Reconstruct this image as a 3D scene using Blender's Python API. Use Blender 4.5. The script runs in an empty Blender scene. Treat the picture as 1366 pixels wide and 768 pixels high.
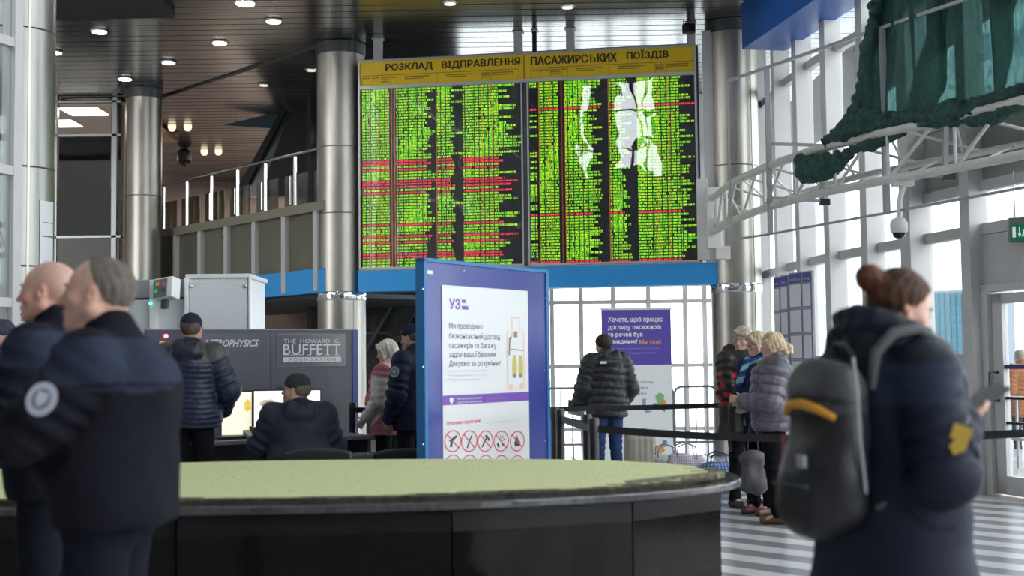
import bpy, math, random
import numpy as np
from mathutils import Vector, Matrix, Euler
random.seed(7); np.random.seed(7)
SC = bpy.context.scene
COL = SC.collection
R = math.radians

# ---------------------------------------------------------------- camera
FPX = 1720.0
CAMH = 1.36
cam_d = bpy.data.cameras.new('camera'); cam = bpy.data.objects.new('camera', cam_d); COL.objects.link(cam)
cam_d.sensor_width = 36.0; cam_d.lens = 36.0*FPX/1366.0
CAMROT = Matrix.Rotation(R(90)+math.atan(98/FPX), 3, 'X') @ Matrix.Rotation(-0.0115, 3, 'Z')
cam.matrix_world = Matrix.Translation((0, 0, CAMH)) @ CAMROT.to_4x4()
cam_d.clip_end = 400
cam_d.dof.use_dof = True; cam_d.dof.focus_distance = 15.0; cam_d.dof.aperture_fstop = 2.2
SC.camera = cam

# ---------------------------------------------------------------- world, exposure, light
W = bpy.data.worlds.new('overcast_sky'); SC.world = W; W.use_nodes = True
wn = W.node_tree.nodes; wl = W.node_tree.links
bg = wn['Background']
tc = wn.new('ShaderNodeTexCoord'); sx = wn.new('ShaderNodeSeparateXYZ'); wl.new(tc.outputs['Generated'], sx.inputs[0])
rp = wn.new('ShaderNodeValToRGB'); wl.new(sx.outputs['Z'], rp.inputs[0])
rp.color_ramp.elements[0].position = 0.0; rp.color_ramp.elements[0].color = (1.0, .985, .97, 1)
rp.color_ramp.elements[1].position = 0.6; rp.color_ramp.elements[1].color = (.97, .97, .985, 1)
wl.new(rp.outputs[0], bg.inputs[0]); bg.inputs[1].default_value = 5.0
SC.view_settings.view_transform = 'Standard'; SC.view_settings.look = 'None'
SC.view_settings.gamma = 1.0; SC.view_settings.use_curve_mapping = False
SC.view_settings.exposure = 0.12
SC.cycles.max_bounces = 7; SC.cycles.diffuse_bounces = 4; SC.cycles.glossy_bounces = 4
SC.cycles.transmission_bounces = 4; SC.cycles.transparent_max_bounces = 14
SC.cycles.sample_clamp_indirect = 6.0; SC.cycles.use_denoising = True
SC.cycles.caustics_reflective = False; SC.cycles.caustics_refractive = False

# ---------------------------------------------------------------- pixel -> world point
def ray(px, py):
    d = CAMROT @ Vector(((px-683)/FPX, (384-py)/FPX, -1.0)); return d
def at(px, py, Y):
    d = ray(px, py); t = Y/d.y; return Vector((d.x*t, Y, CAMH+d.z*t))
def on(px, py, z):
    d = ray(px, py); t = (z-CAMH)/d.z; return Vector((d.x*t, d.y*t, z))

# ---------------------------------------------------------------- materials
MATS = {}
def mat(name, col=(.5, .5, .5), rough=.5, metal=0., noise=0., nscale=8., bump=0., bscale=40., spec=.5,
        emit=None, estr=1., attr=False, stretch=(1, 1, 1), sheen=0., rnoise=0., coat=0.):
    if name in MATS: return MATS[name]
    m = bpy.data.materials.new(name); m.use_nodes = True; MATS[name] = m
    n = m.node_tree.nodes; l = m.node_tree.links; p = n['Principled BSDF']
    p.inputs['Base Color'].default_value = (*col, 1); p.inputs['Roughness'].default_value = rough
    p.inputs['Metallic'].default_value = metal; p.inputs['Specular IOR Level'].default_value = spec
    if sheen: p.inputs['Sheen Weight'].default_value = sheen; p.inputs['Sheen Roughness'].default_value = .5
    if coat: p.inputs['Coat Weight'].default_value = coat; p.inputs['Coat Roughness'].default_value = .05
    tcn = n.new('ShaderNodeTexCoord'); mp = n.new('ShaderNodeMapping'); l.new(tcn.outputs['Object'], mp.inputs[0])
    mp.inputs['Scale'].default_value = stretch
    src = None
    if attr:
        a = n.new('ShaderNodeAttribute'); a.attribute_name = 'col'; src = a.outputs['Color']
    if noise:
        t = n.new('ShaderNodeTexNoise'); t.inputs['Scale'].default_value = nscale; t.inputs['Detail'].default_value = 4
        l.new(mp.outputs[0], t.inputs[0])
        mr = n.new('ShaderNodeMapRange'); mr.inputs['From Min'].default_value = .3; mr.inputs['From Max'].default_value = .7
        mr.inputs['To Min'].default_value = 1-noise; mr.inputs['To Max'].default_value = 1+noise
        l.new(t.outputs[0], mr.inputs[0])
        mx = n.new('ShaderNodeMix'); mx.data_type = 'RGBA'; mx.blend_type = 'MULTIPLY'; mx.inputs[0].default_value = 1
        if src: l.new(src, mx.inputs[6])
        else: mx.inputs[6].default_value = (*col, 1)
        l.new(mr.outputs[0], mx.inputs[7]); src = mx.outputs[2]
        if rnoise:
            m2 = n.new('ShaderNodeMapRange'); m2.inputs['To Min'].default_value = max(0, rough-rnoise); m2.inputs['To Max'].default_value = rough+rnoise
            l.new(t.outputs[0], m2.inputs[0]); l.new(m2.outputs[0], p.inputs['Roughness'])
    if src: l.new(src, p.inputs['Base Color'])
    if bump:
        t = n.new('ShaderNodeTexNoise'); t.inputs['Scale'].default_value = bscale; t.inputs['Detail'].default_value = 3
        l.new(mp.outputs[0], t.inputs[0]); b = n.new('ShaderNodeBump'); b.inputs['Strength'].default_value = bump
        b.inputs['Distance'].default_value = .01; l.new(t.outputs[0], b.inputs['Height']); l.new(b.outputs[0], p.inputs['Normal'])
    if emit:
        p.inputs['Emission Color'].default_value = (*emit, 1); p.inputs['Emission Strength'].default_value = estr
    return m

def glass(name, tint=(1, 1, 1), ior=1.5, base=0.0, rough=0.0, wave=0.):
    if name in MATS: return MATS[name]
    m = bpy.data.materials.new(name); m.use_nodes = True; MATS[name] = m
    n = m.node_tree.nodes; l = m.node_tree.links; n.clear()
    o = n.new('ShaderNodeOutputMaterial'); mix = n.new('ShaderNodeMixShader')
    t = n.new('ShaderNodeBsdfTransparent'); t.inputs[0].default_value = (*tint, 1)
    g = n.new('ShaderNodeBsdfGlossy'); g.inputs['Roughness'].default_value = rough
    f = n.new('ShaderNodeFresnel'); f.inputs[0].default_value = ior
    ge = n.new('ShaderNodeNewGeometry'); mi = n.new('ShaderNodeMapRange')      # both faces of a thin pane reflect alike
    mi.inputs['To Min'].default_value = ior; mi.inputs['To Max'].default_value = 1/ior
    l.new(ge.outputs['Backfacing'], mi.inputs['Value']); l.new(mi.outputs[0], f.inputs[0])
    if base:
        ad = n.new('ShaderNodeMath'); ad.operation = 'ADD'; ad.use_clamp = True; ad.inputs[1].default_value = base
        l.new(f.outputs[0], ad.inputs[0]); l.new(ad.outputs[0], mix.inputs[0])
    else: l.new(f.outputs[0], mix.inputs[0])
    if wave:
        tq = n.new('ShaderNodeTexCoord'); nz = n.new('ShaderNodeTexNoise'); nz.inputs['Scale'].default_value = 1.6; nz.inputs['Detail'].default_value = 1.5
        bm = n.new('ShaderNodeBump'); bm.inputs['Distance'].default_value = wave; l.new(tq.outputs['Object'], nz.inputs[0]); l.new(nz.outputs[0], bm.inputs['Height']); l.new(bm.outputs[0], g.inputs['Normal'])
    l.new(t.outputs[0], mix.inputs[1]); l.new(g.outputs[0], mix.inputs[2]); l.new(mix.outputs[0], o.inputs[0])
    return m

# ---------------------------------------------------------------- object helpers
def link_mesh(name, me, m, parent=None, smooth=False):
    o = bpy.data.objects.new(name, me); COL.objects.link(o)
    if m: me.materials.append(m)
    if parent: o.parent = parent
    if smooth:
        me.polygons.foreach_set('use_smooth', [True]*len(me.polygons))
    return o
def tag(o, label=None, cat=None, group=None, kind=None):
    if label: o['label'] = label
    if cat: o['category'] = cat
    if group: o['group'] = group
    if kind: o['kind'] = kind
    return o
def empty(name, loc=(0, 0, 0), rz=0., label=None, cat=None, group=None, kind=None, rot=None):
    o = bpy.data.objects.new(name, None); COL.objects.link(o); o.location = loc
    o.rotation_euler = rot if rot else (0, 0, rz); o.empty_display_size = .1
    return tag(o, label, cat, group, kind)
def kids(o): return [c for c in bpy.data.objects if c.parent == o]
def copy_tree(o, parent=None, label=None):
    ch = kids(o)
    c = o.copy(); COL.objects.link(c); c.parent = parent
    for k in ch: copy_tree(k, c)
    if label: c['label'] = label
    return c

class MB:
    def __init__(s): s.v = []; s.f = []
    def box(s, x0, x1, y0, y1, z0, z1, M=None):
        b = len(s.v)
        pts = [(x0,y0,z0),(x1,y0,z0),(x1,y1,z0),(x0,y1,z0),(x0,y0,z1),(x1,y0,z1),(x1,y1,z1),(x0,y1,z1)]
        if M is not None: pts = [tuple(M @ Vector(p)) for p in pts]
        s.v += pts
        s.f += [tuple(b+i for i in q) for q in ((0,3,2,1),(4,5,6,7),(0,1,5,4),(1,2,6,5),(2,3,7,6),(3,0,4,7))]
        return s
    def hexa(s, bot, top):
        n = len(bot); b = len(s.v); s.v += [tuple(p) for p in bot]+[tuple(p) for p in top]
        s.f.append(tuple(b+n-1-i for i in range(n))); s.f.append(tuple(b+n+i for i in range(n)))
        for i in range(n):
            j = (i+1) % n; s.f.append((b+i, b+j, b+n+j, b+n+i))
        return s
    def prism(s, poly, z0, z1):   # ccw xy polygon
        return s.hexa([(x, y, z0) for x, y in poly], [(x, y, z1) for x, y in poly])
    def quad(s, a, b_, c, d):
        b = len(s.v); s.v += [tuple(a), tuple(b_), tuple(c), tuple(d)]; s.f.append((b, b+1, b+2, b+3)); return s
    def tube(s, pts, r, n=10, caps=True, square=False):
        pts = [Vector(p) for p in pts]; rr = r if isinstance(r, (list, tuple)) else [r]*len(pts)
        b = len(s.v); up = Vector((0, 0, 1)); N = 4 if square else n; prev = None
        for i, p in enumerate(pts):
            d = (pts[min(i+1, len(pts)-1)]-pts[max(i-1, 0)]).normalized()
            if prev is None:
                a = d.cross(up if abs(d.z) < .9 else Vector((0, 1, 0))).normalized()
            else: a = (prev-d*prev.dot(d)).normalized()
            prev = a; c = d.cross(a)
            for k in range(N):
                t = 2*math.pi*(k+(.5 if square else 0))/N; k2 = rr[i]*(1.414 if square else 1)
                s.v.append(tuple(p+a*math.cos(t)*k2+c*math.sin(t)*k2))
        for i in range(len(pts)-1):
            for k in range(N):
                k1 = (k+1) % N; s.f.append((b+i*N+k, b+i*N+k1, b+(i+1)*N+k1, b+(i+1)*N+k))
        if caps:
            s.f.append(tuple(b+N-1-k for k in range(N))); s.f.append(tuple(b+(len(pts)-1)*N+k for k in range(N)))
        return s
    def cyl(s, c, r, z0, z1, n=24, r2=None):
        x, y = c[0], c[1]; r2 = r if r2 is None else r2
        return s.hexa([(x+r*math.cos(2*math.pi*k/n), y+r*math.sin(2*math.pi*k/n), z0) for k in range(n)],
                      [(x+r2*math.cos(2*math.pi*k/n), y+r2*math.sin(2*math.pi*k/n), z1) for k in range(n)])
    def lathe(s, c, prof, n=32):   # prof: list of (r,z) bottom to top
        b = len(s.v)
        for r_, z in prof:
            for k in range(n):
                t = 2*math.pi*k/n; s.v.append((c[0]+r_*math.cos(t), c[1]+r_*math.sin(t), c[2]+z))
        for i in range(len(prof)-1):
            for k in range(n):
                k1 = (k+1) % n; s.f.append((b+i*n+k, b+i*n+k1, b+(i+1)*n+k1, b+(i+1)*n+k))
        s.f.append(tuple(b+n-1-k for k in range(n))); s.f.append(tuple(b+(len(prof)-1)*n+k for k in range(n)))
        return s
    def disc(s, c, r, n=20, y=None, rx=None):   # disc facing -Y in panel space at (x, y, z)
        rx = rx or r; b = len(s.v)
        s.v += [(c[0]+rx*math.cos(2*math.pi*k/n), c[1], c[2]+r*math.sin(2*math.pi*k/n)) for k in range(n)]
        s.f.append(tuple(range(b, b+n))); return s
    def ring(s, c, r0, r1, n=28, sx=1.):
        b = len(s.v)
        for k in range(n):
            t = 2*math.pi*k/n
            s.v.append((c[0]+r0*sx*math.cos(t), c[1], c[2]+r0*math.sin(t))); s.v.append((c[0]+r1*sx*math.cos(t), c[1], c[2]+r1*math.sin(t)))
        for k in range(n):
            j = (k+1) % n; s.f.append((b+2*k, b+2*k+1, b+2*j+1, b+2*j))
        return s
    def poly(s, pts, y=0.):      # flat polygon in panel space, pts (x,z)
        b = len(s.v); s.v += [(p[0], y, p[1]) for p in pts]; s.f.append(tuple(range(b, b+len(pts)))); return s
    def rect(s, x0, z0, x1, z1, y=0.): return s.poly([(x0, z0), (x1, z0), (x1, z1), (x0, z1)], y)
    def line(s, x0, z0, x1, z1, w, y=0.):
        d = Vector((x1-x0, z1-z0)); d.normalize(); n = Vector((-d.y, d.x))*w/2
        return s.poly([(x0-n.x, z0-n.y), (x1-n.x, z1-n.y), (x1+n.x, z1+n.y), (x0+n.x, z0+n.y)], y)
    def build(s, name, m, parent=None, smooth=False, bevel=0., seg=1):
        me = bpy.data.meshes.new(name); me.from_pydata(s.v, [], s.f); me.update()
        o = link_mesh(name, me, m, parent, False)
        if smooth:
            me.polygons.foreach_set('use_smooth', [True]*len(me.polygons))
            try: me.set_sharp_from_angle(angle=R(40))
            except Exception: pass
        if bevel:
            b = o.modifiers.new('b', 'BEVEL'); b.width = bevel; b.segments = seg; b.limit_method = 'ANGLE'
        return o

def txt(body, x, z, w, h, m, parent, y=-.002, name='lettering', bold=0., depth=.0, align='L'):
    """text fitted in the box (x,z)-(x+w,z+h) of panel space, readable from -Y"""
    c = bpy.data.curves.new(name, 'FONT'); c.body = body; c.size = 1; c.offset = bold; c.resolution_u = 2
    o = bpy.data.objects.new(name, c); COL.objects.link(o)
    me = bpy.data.meshes.new_from_object(o.evaluated_get(bpy.context.evaluated_depsgraph_get()))
    bpy.data.objects.remove(o); bpy.data.curves.remove(c)
    n = len(me.vertices)
    if n == 0: return None
    a = np.empty(n*3); me.vertices.foreach_get('co', a); a = a.reshape(-1, 3)
    lo = a.min(0); hi = a.max(0); sz = np.maximum(hi-lo, 1e-6)
    b = np.zeros_like(a); b[:, 0] = x+(a[:, 0]-lo[0])/sz[0]*w; b[:, 2] = z+(a[:, 1]-lo[1])/sz[1]*h; b[:, 1] = y
    me.vertices.foreach_set('co', b.ravel()); me.update()
    return link_mesh(name, me, m, parent)

# ---------------------------------------------------------------- implicit surfaces (people, cloth, bags)
def sm(a, b, k):
    h = np.clip(.5+.5*(b-a)/k, 0, 1); return b*(1-h)+a*h-k*h*(1-h)
class Field:
    def __init__(s, lo, hi, res, fine=()):
        s.ax = []
        for i in range(3):
            zs = [(f[0][i], f[1][i], f[2]) for f in fine]
            x = lo[i]; out = [x]
            while x < hi[i]:
                st = res
                for a, b, r in zs:
                    if a-res <= x <= b: st = min(st, r)
                x += st; out.append(x)
            s.ax.append(np.array(out, dtype=np.float32))
        s.res = res; s.F = np.full([len(a) for a in s.ax], .25, dtype=np.float32)
    def _win(s, lo, hi):
        sl = []
        for i in range(3):
            a = max(0, int(np.searchsorted(s.ax[i], lo[i]))-1); b = min(len(s.ax[i]), int(np.searchsorted(s.ax[i], hi[i]))+1)
            if b <= a: return None
            sl.append(slice(a, b))
        return tuple(sl)
    def _op(s, sl, d, op, k):
        F = s.F[sl]
        if op == 'u': s.F[sl] = sm(F, d, k)
        elif op == 's': s.F[sl] = -sm(-F, d, k)
        elif op == 'i': s.F[sl] = -sm(-F, -d, k)
    def _grid(s, sl):
        return s.ax[0][sl[0]][:, None, None], s.ax[1][sl[1]][None, :, None], s.ax[2][sl[2]][None, None, :]
    def cap(s, a, b, ra, rb=None, k=.02, op='u', flat=None):
        """tapered capsule; flat=(axis, factor) makes it narrower (factor>1) along that axis"""
        rb = ra if rb is None else rb; a = np.array(a, float); b = np.array(b, float)
        R_ = max(ra, rb)*1.02; pad = R_*(1 if not flat else max(1, 1/flat[1]))+k+s.res*2.5
        sl = s._win(np.minimum(a, b)-pad, np.maximum(a, b)+pad)
        if sl is None: return s
        X, Y, Z = s._grid(sl); ab = b-a; L = max(float(ab @ ab), 1e-9)
        t = np.clip(((X-a[0])*ab[0]+(Y-a[1])*ab[1]+(Z-a[2])*ab[2])/L, 0, 1)
        dx = X-a[0]-t*ab[0]; dy = Y-a[1]-t*ab[1]; dz = Z-a[2]-t*ab[2]
        if flat:
            n = np.array(flat[0], float); n /= np.linalg.norm(n); q = dx*n[0]+dy*n[1]+dz*n[2]; e = (flat[1]**2-1)
            d = np.sqrt(dx*dx+dy*dy+dz*dz+q*q*e)
        else: d = np.sqrt(dx*dx+dy*dy+dz*dz)
        s._op(sl, (d-(ra+(rb-ra)*t)).astype(np.float32), op, k); return s
    def ell(s, c, r, k=.015, op='u', M=None):
        c = np.array(c, float); r = np.array(r, float); pad = max(r)+k+s.res*2.5
        sl = s._win(c-pad, c+pad)
        if sl is None: return s
        X, Y, Z = s._grid(sl); x = X-c[0]; y = Y-c[1]; z = Z-c[2]
        if M is not None:
            M = np.array(M)
            x, y, z = (M[0, 0]*x+M[1, 0]*y+M[2, 0]*z, M[0, 1]*x+M[1, 1]*y+M[2, 1]*z, M[0, 2]*x+M[1, 2]*y+M[2, 2]*z)
        k0 = np.sqrt((x/r[0])**2+(y/r[1])**2+(z/r[2])**2); k1 = np.sqrt((x/r[0]**2)**2+(y/r[1]**2)**2+(z/r[2]**2)**2)
        s._op(sl, (k0*(k0-1)/np.maximum(k1, 1e-6)).astype(np.float32), op, k); return s
    def box(s, c, h, rd=.01, k=.01, op='u', M=None):
        c = np.array(c, float); h = np.array(h, float); pad = float(np.linalg.norm(h))+k+s.res*2.5
        sl = s._win(c-pad, c+pad)
        if sl is None: return s
        X, Y, Z = s._grid(sl); x = X-c[0]+0*Y+0*Z; y = Y-c[1]+0*X+0*Z; z = Z-c[2]+0*X+0*Y
        if M is not None:
            M = np.array(M)
            x, y, z = (M[0, 0]*x+M[1, 0]*y+M[2, 0]*z, M[0, 1]*x+M[1, 1]*y+M[2, 1]*z, M[0, 2]*x+M[1, 2]*y+M[2, 2]*z)
        qx = np.abs(x)-h[0]+rd; qy = np.abs(y)-h[1]+rd; qz = np.abs(z)-h[2]+rd
        d = np.sqrt(np.maximum(qx, 0)**2+np.maximum(qy, 0)**2+np.maximum(qz, 0)**2)+np.minimum(np.maximum(qx, np.maximum(qy, qz)), 0)-rd
        s._op(sl, d.astype(np.float32), op, k); return s
    def cut(s, c, n, k=.006):      # keeps the side the normal points away from
        n = np.array(n, float); n /= np.linalg.norm(n); X, Y, Z = s._grid((slice(None),)*3)
        d = (X-c[0])*n[0]+(Y-c[1])*n[1]+(Z-c[2])*n[2]
        s.F = -sm(-s.F, -d.astype(np.float32), k); return s
    def mesh(s):
        F = s.F; F[0] = F[-1] = .1; F[:, 0] = F[:, -1] = .1; F[:, :, 0] = F[:, :, -1] = .1
        neg = F < 0; A = [s.ax[i] for i in range(3)]; nx, ny, nz = F.shape
        acc = np.zeros((nx-1, ny-1, nz-1), dtype=np.int8)
        for i in (0, 1):
            for j in (0, 1):
                for k in (0, 1): acc += neg[i:nx-1+i, j:ny-1+j, k:nz-1+k]
        I, J, K = np.nonzero((acc > 0) & (acc < 8)); n = len(I)
        idx = np.full(acc.shape, -1, dtype=np.int64); idx[I, J, K] = np.arange(n)
        P = np.zeros((n, 3)); C = np.zeros(n)
        co = [(i, j, k) for i in (0, 1) for j in (0, 1) for k in (0, 1)]
        for a in co:
            for ax in range(3):
                if a[ax]: continue
                b = list(a); b[ax] = 1
                fa = F[I+a[0], J+a[1], K+a[2]]; fb = F[I+b[0], J+b[1], K+b[2]]
                m = (fa < 0) != (fb < 0); t = np.where(m, fa/np.where(m, fa-fb, 1), 0)
                pa = np.stack([A[0][I+a[0]], A[1][J+a[1]], A[2][K+a[2]]], 1); pb = np.stack([A[0][I+b[0]], A[1][J+b[1]], A[2][K+b[2]]], 1)
                P += np.where(m[:, None], pa+(pb-pa)*t[:, None], 0); C += m
        P /= C[:, None]
        Q = []
        for ax in range(3):
            sl0 = [slice(1, -1)]*3; sl0[ax] = slice(0, -1); sl1 = [slice(1, -1)]*3; sl1[ax] = slice(1, None)
            a = neg[tuple(sl0)]; b = neg[tuple(sl1)]; E = np.nonzero(a != b)
            off = [1, 1, 1]; off[ax] = 0; e = [E[i]+off[i] for i in range(3)]
            u, v = (ax+1) % 3, (ax+2) % 3
            def g(du, dv):
                q = list(e); q[u] = q[u]-du; q[v] = q[v]-dv; return idx[q[0], q[1], q[2]]
            q = np.stack([g(1, 1), g(0, 1), g(0, 0), g(1, 0)], 1)
            fl = ~a[E]; q[fl] = q[fl][:, ::-1]; Q.append(q)
        Q = np.concatenate(Q); Q = Q[(Q >= 0).all(1)]
        return P, Q
def np_mesh(name, P, Q, m, parent=None, col=None):
    me = bpy.data.meshes.new(name); me.vertices.add(len(P)); me.vertices.foreach_set('co', P.astype(np.float32).ravel())
    me.loops.add(len(Q)*4); me.loops.foreach_set('vertex_index', Q.astype(np.int32).ravel())
    me.polygons.add(len(Q)); me.polygons.foreach_set('loop_start', np.arange(0, len(Q)*4, 4, dtype=np.int32))
    try: me.polygons.foreach_set('loop_total', np.full(len(Q), 4, dtype=np.int32))
    except Exception: pass
    me.update(calc_edges=True); me.polygons.foreach_set('use_smooth', [True]*len(Q))
    if col is not None:
        c = me.color_attributes.new('col', 'FLOAT_COLOR', 'POINT'); cc = np.ones((len(P), 4), dtype=np.float32); cc[:, :3] = col
        c.data.foreach_set('color', cc.ravel())
    return link_mesh(name, me, m, parent)
def normals(P, Q):
    N = np.zeros_like(P); fn = np.cross(P[Q[:, 2]]-P[Q[:, 0]], P[Q[:, 3]]-P[Q[:, 1]])
    for k in range(4): np.add.at(N, Q[:, k], fn)
    return N/np.maximum(np.linalg.norm(N, axis=1, keepdims=True), 1e-12)
def relax(P, Q, it=1, w=.5):
    for _ in range(it):
        S = np.zeros_like(P); C = np.zeros(len(P))
        for a, b in ((0, 1), (1, 2), (2, 3), (3, 0)):
            np.add.at(S, Q[:, a], P[Q[:, b]]); np.add.at(S, Q[:, b], P[Q[:, a]]); np.add.at(C, Q[:, a], 1); np.add.at(C, Q[:, b], 1)
        P = P+(S/np.maximum(C, 1)[:, None]-P)*w
    return P
def wob(P, f, seed=0):     # cheap smooth noise about -1..1
    r = np.random.RandomState(seed); o = np.zeros(len(P))
    for i in range(5):
        d = r.normal(size=3); d /= np.linalg.norm(d); o += np.sin(P @ d*f*(.7+.25*i)+r.rand()*6.28+1.3*np.sin(P @ r.normal(size=3)*f*.4))
    return o/3.2
def bone_t(P, A, B):
    A = np.array(A, float); B = np.array(B, float); ab = B-A; L = np.linalg.norm(ab); t = np.clip((P-A) @ ab/L**2, 0, 1)
    return t*L, np.linalg.norm(P-A-t[:, None]*ab, axis=1), (P-A) @ ab/L**2
# ================================================================ SETTING
class Panel:      # an upright panel: local x along it, local z up, seen from its -Y side
    def __init__(s, P, yaw): s.P = Vector((P[0], P[1], 0)); s.yaw = yaw; s.d = Vector((math.cos(yaw), math.sin(yaw), 0)); s.n = Vector((s.d.y, -s.d.x, 0))
    @staticmethod
    def two(A, B): return Panel(A, math.atan2(B[1]-A[1], B[0]-A[0]))
    def uv(s, px, py):
        d = ray(px, py); C = Vector((0, 0, CAMH)); t = s.n.dot(s.P-C)/s.n.dot(d); q = C+d*t
        return (q-s.P).dot(s.d), q.z
    def u(s, px, py=480): return s.uv(px, py)[0]
    def z(s, px, py): return s.uv(px, py)[1]
    def root(s, name, label=None, cat=None, group=None, kind=None, z=0):
        return empty(name, (s.P.x, s.P.y, z), s.yaw, label, cat, group, kind)

m_floor = mat('polished_floor', (.50, .51, .525), .2, 0, .06, 1.5, rnoise=.06)
m_stripe = mat('floor_dark_stripe', (.20, .20, .225), .25, 0, .08, 2)
m_stripe2 = mat('floor_light_stripe', (.58, .58, .58), .22, 0, .06, 2)
m_white = mat('white_profile', (.55, .535, .535), .42, .0, .04, 3)
m_grey = mat('grey_profile', (.50, .49, .49), .45, 0, .04, 3)
m_dgrey = mat('dark_profile', (.07, .075, .08), .4)
m_steel = mat('brushed_steel', (.40, .385, .35), .40, 1., .22, 1.4, bump=.04, bscale=9, stretch=(1, 1, .5), rnoise=.12)
m_band = mat('polished_band', (.75, .75, .74), .1, 1.)
m_seam = mat('seam_dark', (.1, .1, .1), .5, .5)
m_ceil = mat('ceiling_slat_metal', (.27, .27, .26), .2, .9, .1, .7, rnoise=.06)
m_ceilb = mat('ceiling_backing', (.02, .02, .022), .7)
m_blue = mat('blue_panel', (.028, .29, .68), .4, 0, .03, 2)
m_blue2 = mat('deep_blue_panel', (.006, .085, .36), .4, 0, .03, 2)
m_glass = glass('clear_glass', (.93, .97, .98))
m_glassd = glass('dark_tinted_glass', (.16, .20, .22), 1.22)
m_black = mat('black_plastic', (.012, .012, .013), .4)
m_dark = mat('dark_interior', (.03, .032, .033), .5, 0, .2, 2)
m_chrome = mat('chrome', (.7, .7, .7), .18, 1.)
m_wpaint = mat('white_paint', (.68, .67, .65), .4, 0, .05, 5)
m_lamp = mat('lamp_diffuser', (1, 1, 1), .5, emit=(1, .98, .92), estr=14)

# floor
fl = empty('floor', kind='structure')
MB().box(-16, 9, -14, 36, -.2, 0).build('slab', m_floor, fl)
dS = Vector((-.672, .741, 0)); nS = Vector((.741, .672, 0)); P0 = on(980, 724, 0)
c0 = P0.dot(nS); 
def clip_poly(poly, fn):
    out = []
    for i in range(len(poly)):
        a, b = poly[i], poly[(i+1) % len(poly)]; fa, fb = fn(a), fn(b)
        if fa >= 0: out.append(a)
        if (fa >= 0) != (fb >= 0): t = fa/(fa-fb); out.append((a[0]+(b[0]-a[0])*t, a[1]+(b[1]-a[1])*t))
    return out
reg = [(-3.2, 1.5), (5.0, 1.5), (4.95, 11.2), (4.3, 12.9), (1.9, 13.6), (-3.2, 13.9)]
for k in range(-24, 16):
    for j, (mm, off) in enumerate(((m_stripe2, -.115), (m_stripe, .11))):
        a = c0+k*.445+off-.1125; b = a+.2245
        p = clip_poly(clip_poly(reg, lambda q: q[0]*nS.x+q[1]*nS.y-a), lambda q: b-q[0]*nS.x-q[1]*nS.y)
        if len(p) > 2: MB().prism(p, 0, .003).build('floor_stripe', mm, fl)

# outdoors: pale plaza, far buildings
m_plaza = mat('pale_paving', (.72, .73, .74), .8, 0, .05, .4)
tag(MB().box(-60, 80, -70, 120, -.35, -.21).build('plaza_ground', m_plaza), kind='structure')
m_bld = mat('pale_facade', (.62, .66, .70), .9, 0, .05, .2); m_bldw = mat('pale_windows', (.30, .36, .42), .4)
def building(x, y, w, d, h, rz, label, rows, cols):
    b = empty('apartment_block', (x, y, -.2), rz, label, 'building')
    MB().box(-w/2, w/2, 0, d, 0, h).build('facade', m_bld, b)
    me = None
    for i in range(cols):
        for j in range(rows):
            X = -w/2+w*(i+.5)/cols; Z = 2.2+(h-2.5)*(j+.3)/rows
            if me is None:
                o = MB().box(-w/cols*.28, w/cols*.28, -.05, .02, 0, (h-2.5)/rows*.5).build('window', m_bldw, b); me = o.data
            else:
                o = bpy.data.objects.new('window', me); COL.objects.link(o); o.parent = b
            o.location = (X, 0, Z)
    MB().box(-w/2-.3, w/2+.3, -.3, d, h, h+.5).build('cornice', m_bld, b)
building(24, 62, 20, 10, 26, R(-22), 'pale tower block seen through the upper right windows', 9, 8)
building(40, 46, 22, 10, 17, R(-50), 'pale low block outside beyond the right hand doors', 6, 9)

# ---- round steel clad columns
def column(name, c, r, ztop, seams, label, cat='column', band=True, base=True, ms=None):
    o = empty(name, (c[0], c[1], 0), 0, kind='structure'); o['label'] = label
    z = 0.0; zs = sorted([s_ for s_ in seams if s_ < ztop])+[ztop]
    for s_ in zs:
        MB().lathe((0, 0, 0), [(r-.008, z+.001), (r, z+.009), (r, s_-.009), (r-.008, s_-.001)], 64).build('cladding_panel', ms or m_steel, o, True); z = s_
    if band: MB().lathe((0, 0, 0), [(r+.004, 2.30), (r+.012, 2.31), (r+.012, 2.42), (r+.004, 2.43)], 64).build('polished_band', m_band, o, True)
    if base: MB().lathe((0, 0, 0), [(r+.02, 0), (r+.02, .24), (r+.004, .25)], 64).build('plinth_ring', mat('dull_steel', (.3, .3, .3), .35, .9), o, True)
    # standing seam
    MB().box(-.012, .012, -r-.006, -r+.006, .26, ztop-.01, Matrix.Rotation(R(38), 4, 'Z')).build('standing_seam', m_steel, o)
    return o
cR = (at(990, 480, 18.05).x, 18.4)
cL = (at(455.5, 480, 19.35).x, 19.4)
cB = (at(186, 480, 22.2).x, 22.4)
cF = (at(20, 480, 13.0).x, 13.0)
column('column', cR, .36, 6.2, (2.36, 4.1), 'round steel clad column at the right end of the departure board')
column('column', cL, .36, 6.2, (2.36, 3.6, 4.6), 'round steel clad column at the left end of the departure board')
column('column', cB, .31, 6.2, (2.0, 4.3), 'round steel column at the far end of the balcony', band=False)
cf = column('column', cF, .365, 9.0, (2.36, 3.35, 4.75, 6.5), 'large steel column behind the two bareheaded officers', band=False, ms=mat('brushed_steel_dull', (.27, .27, .255), .34, 1., .3, 1.1, bump=.05, bscale=7, stretch=(1, 1, .3), rnoise=.1))
for c, rc in ((cR, .375), (cL, .375), (cB, .325)):
    tag(MB().lathe((c[0], c[1], 0), [(rc, 6.02), (rc, 6.19)], 48).build('trim_1', m_dgrey, None, True), kind='structure')

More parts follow.
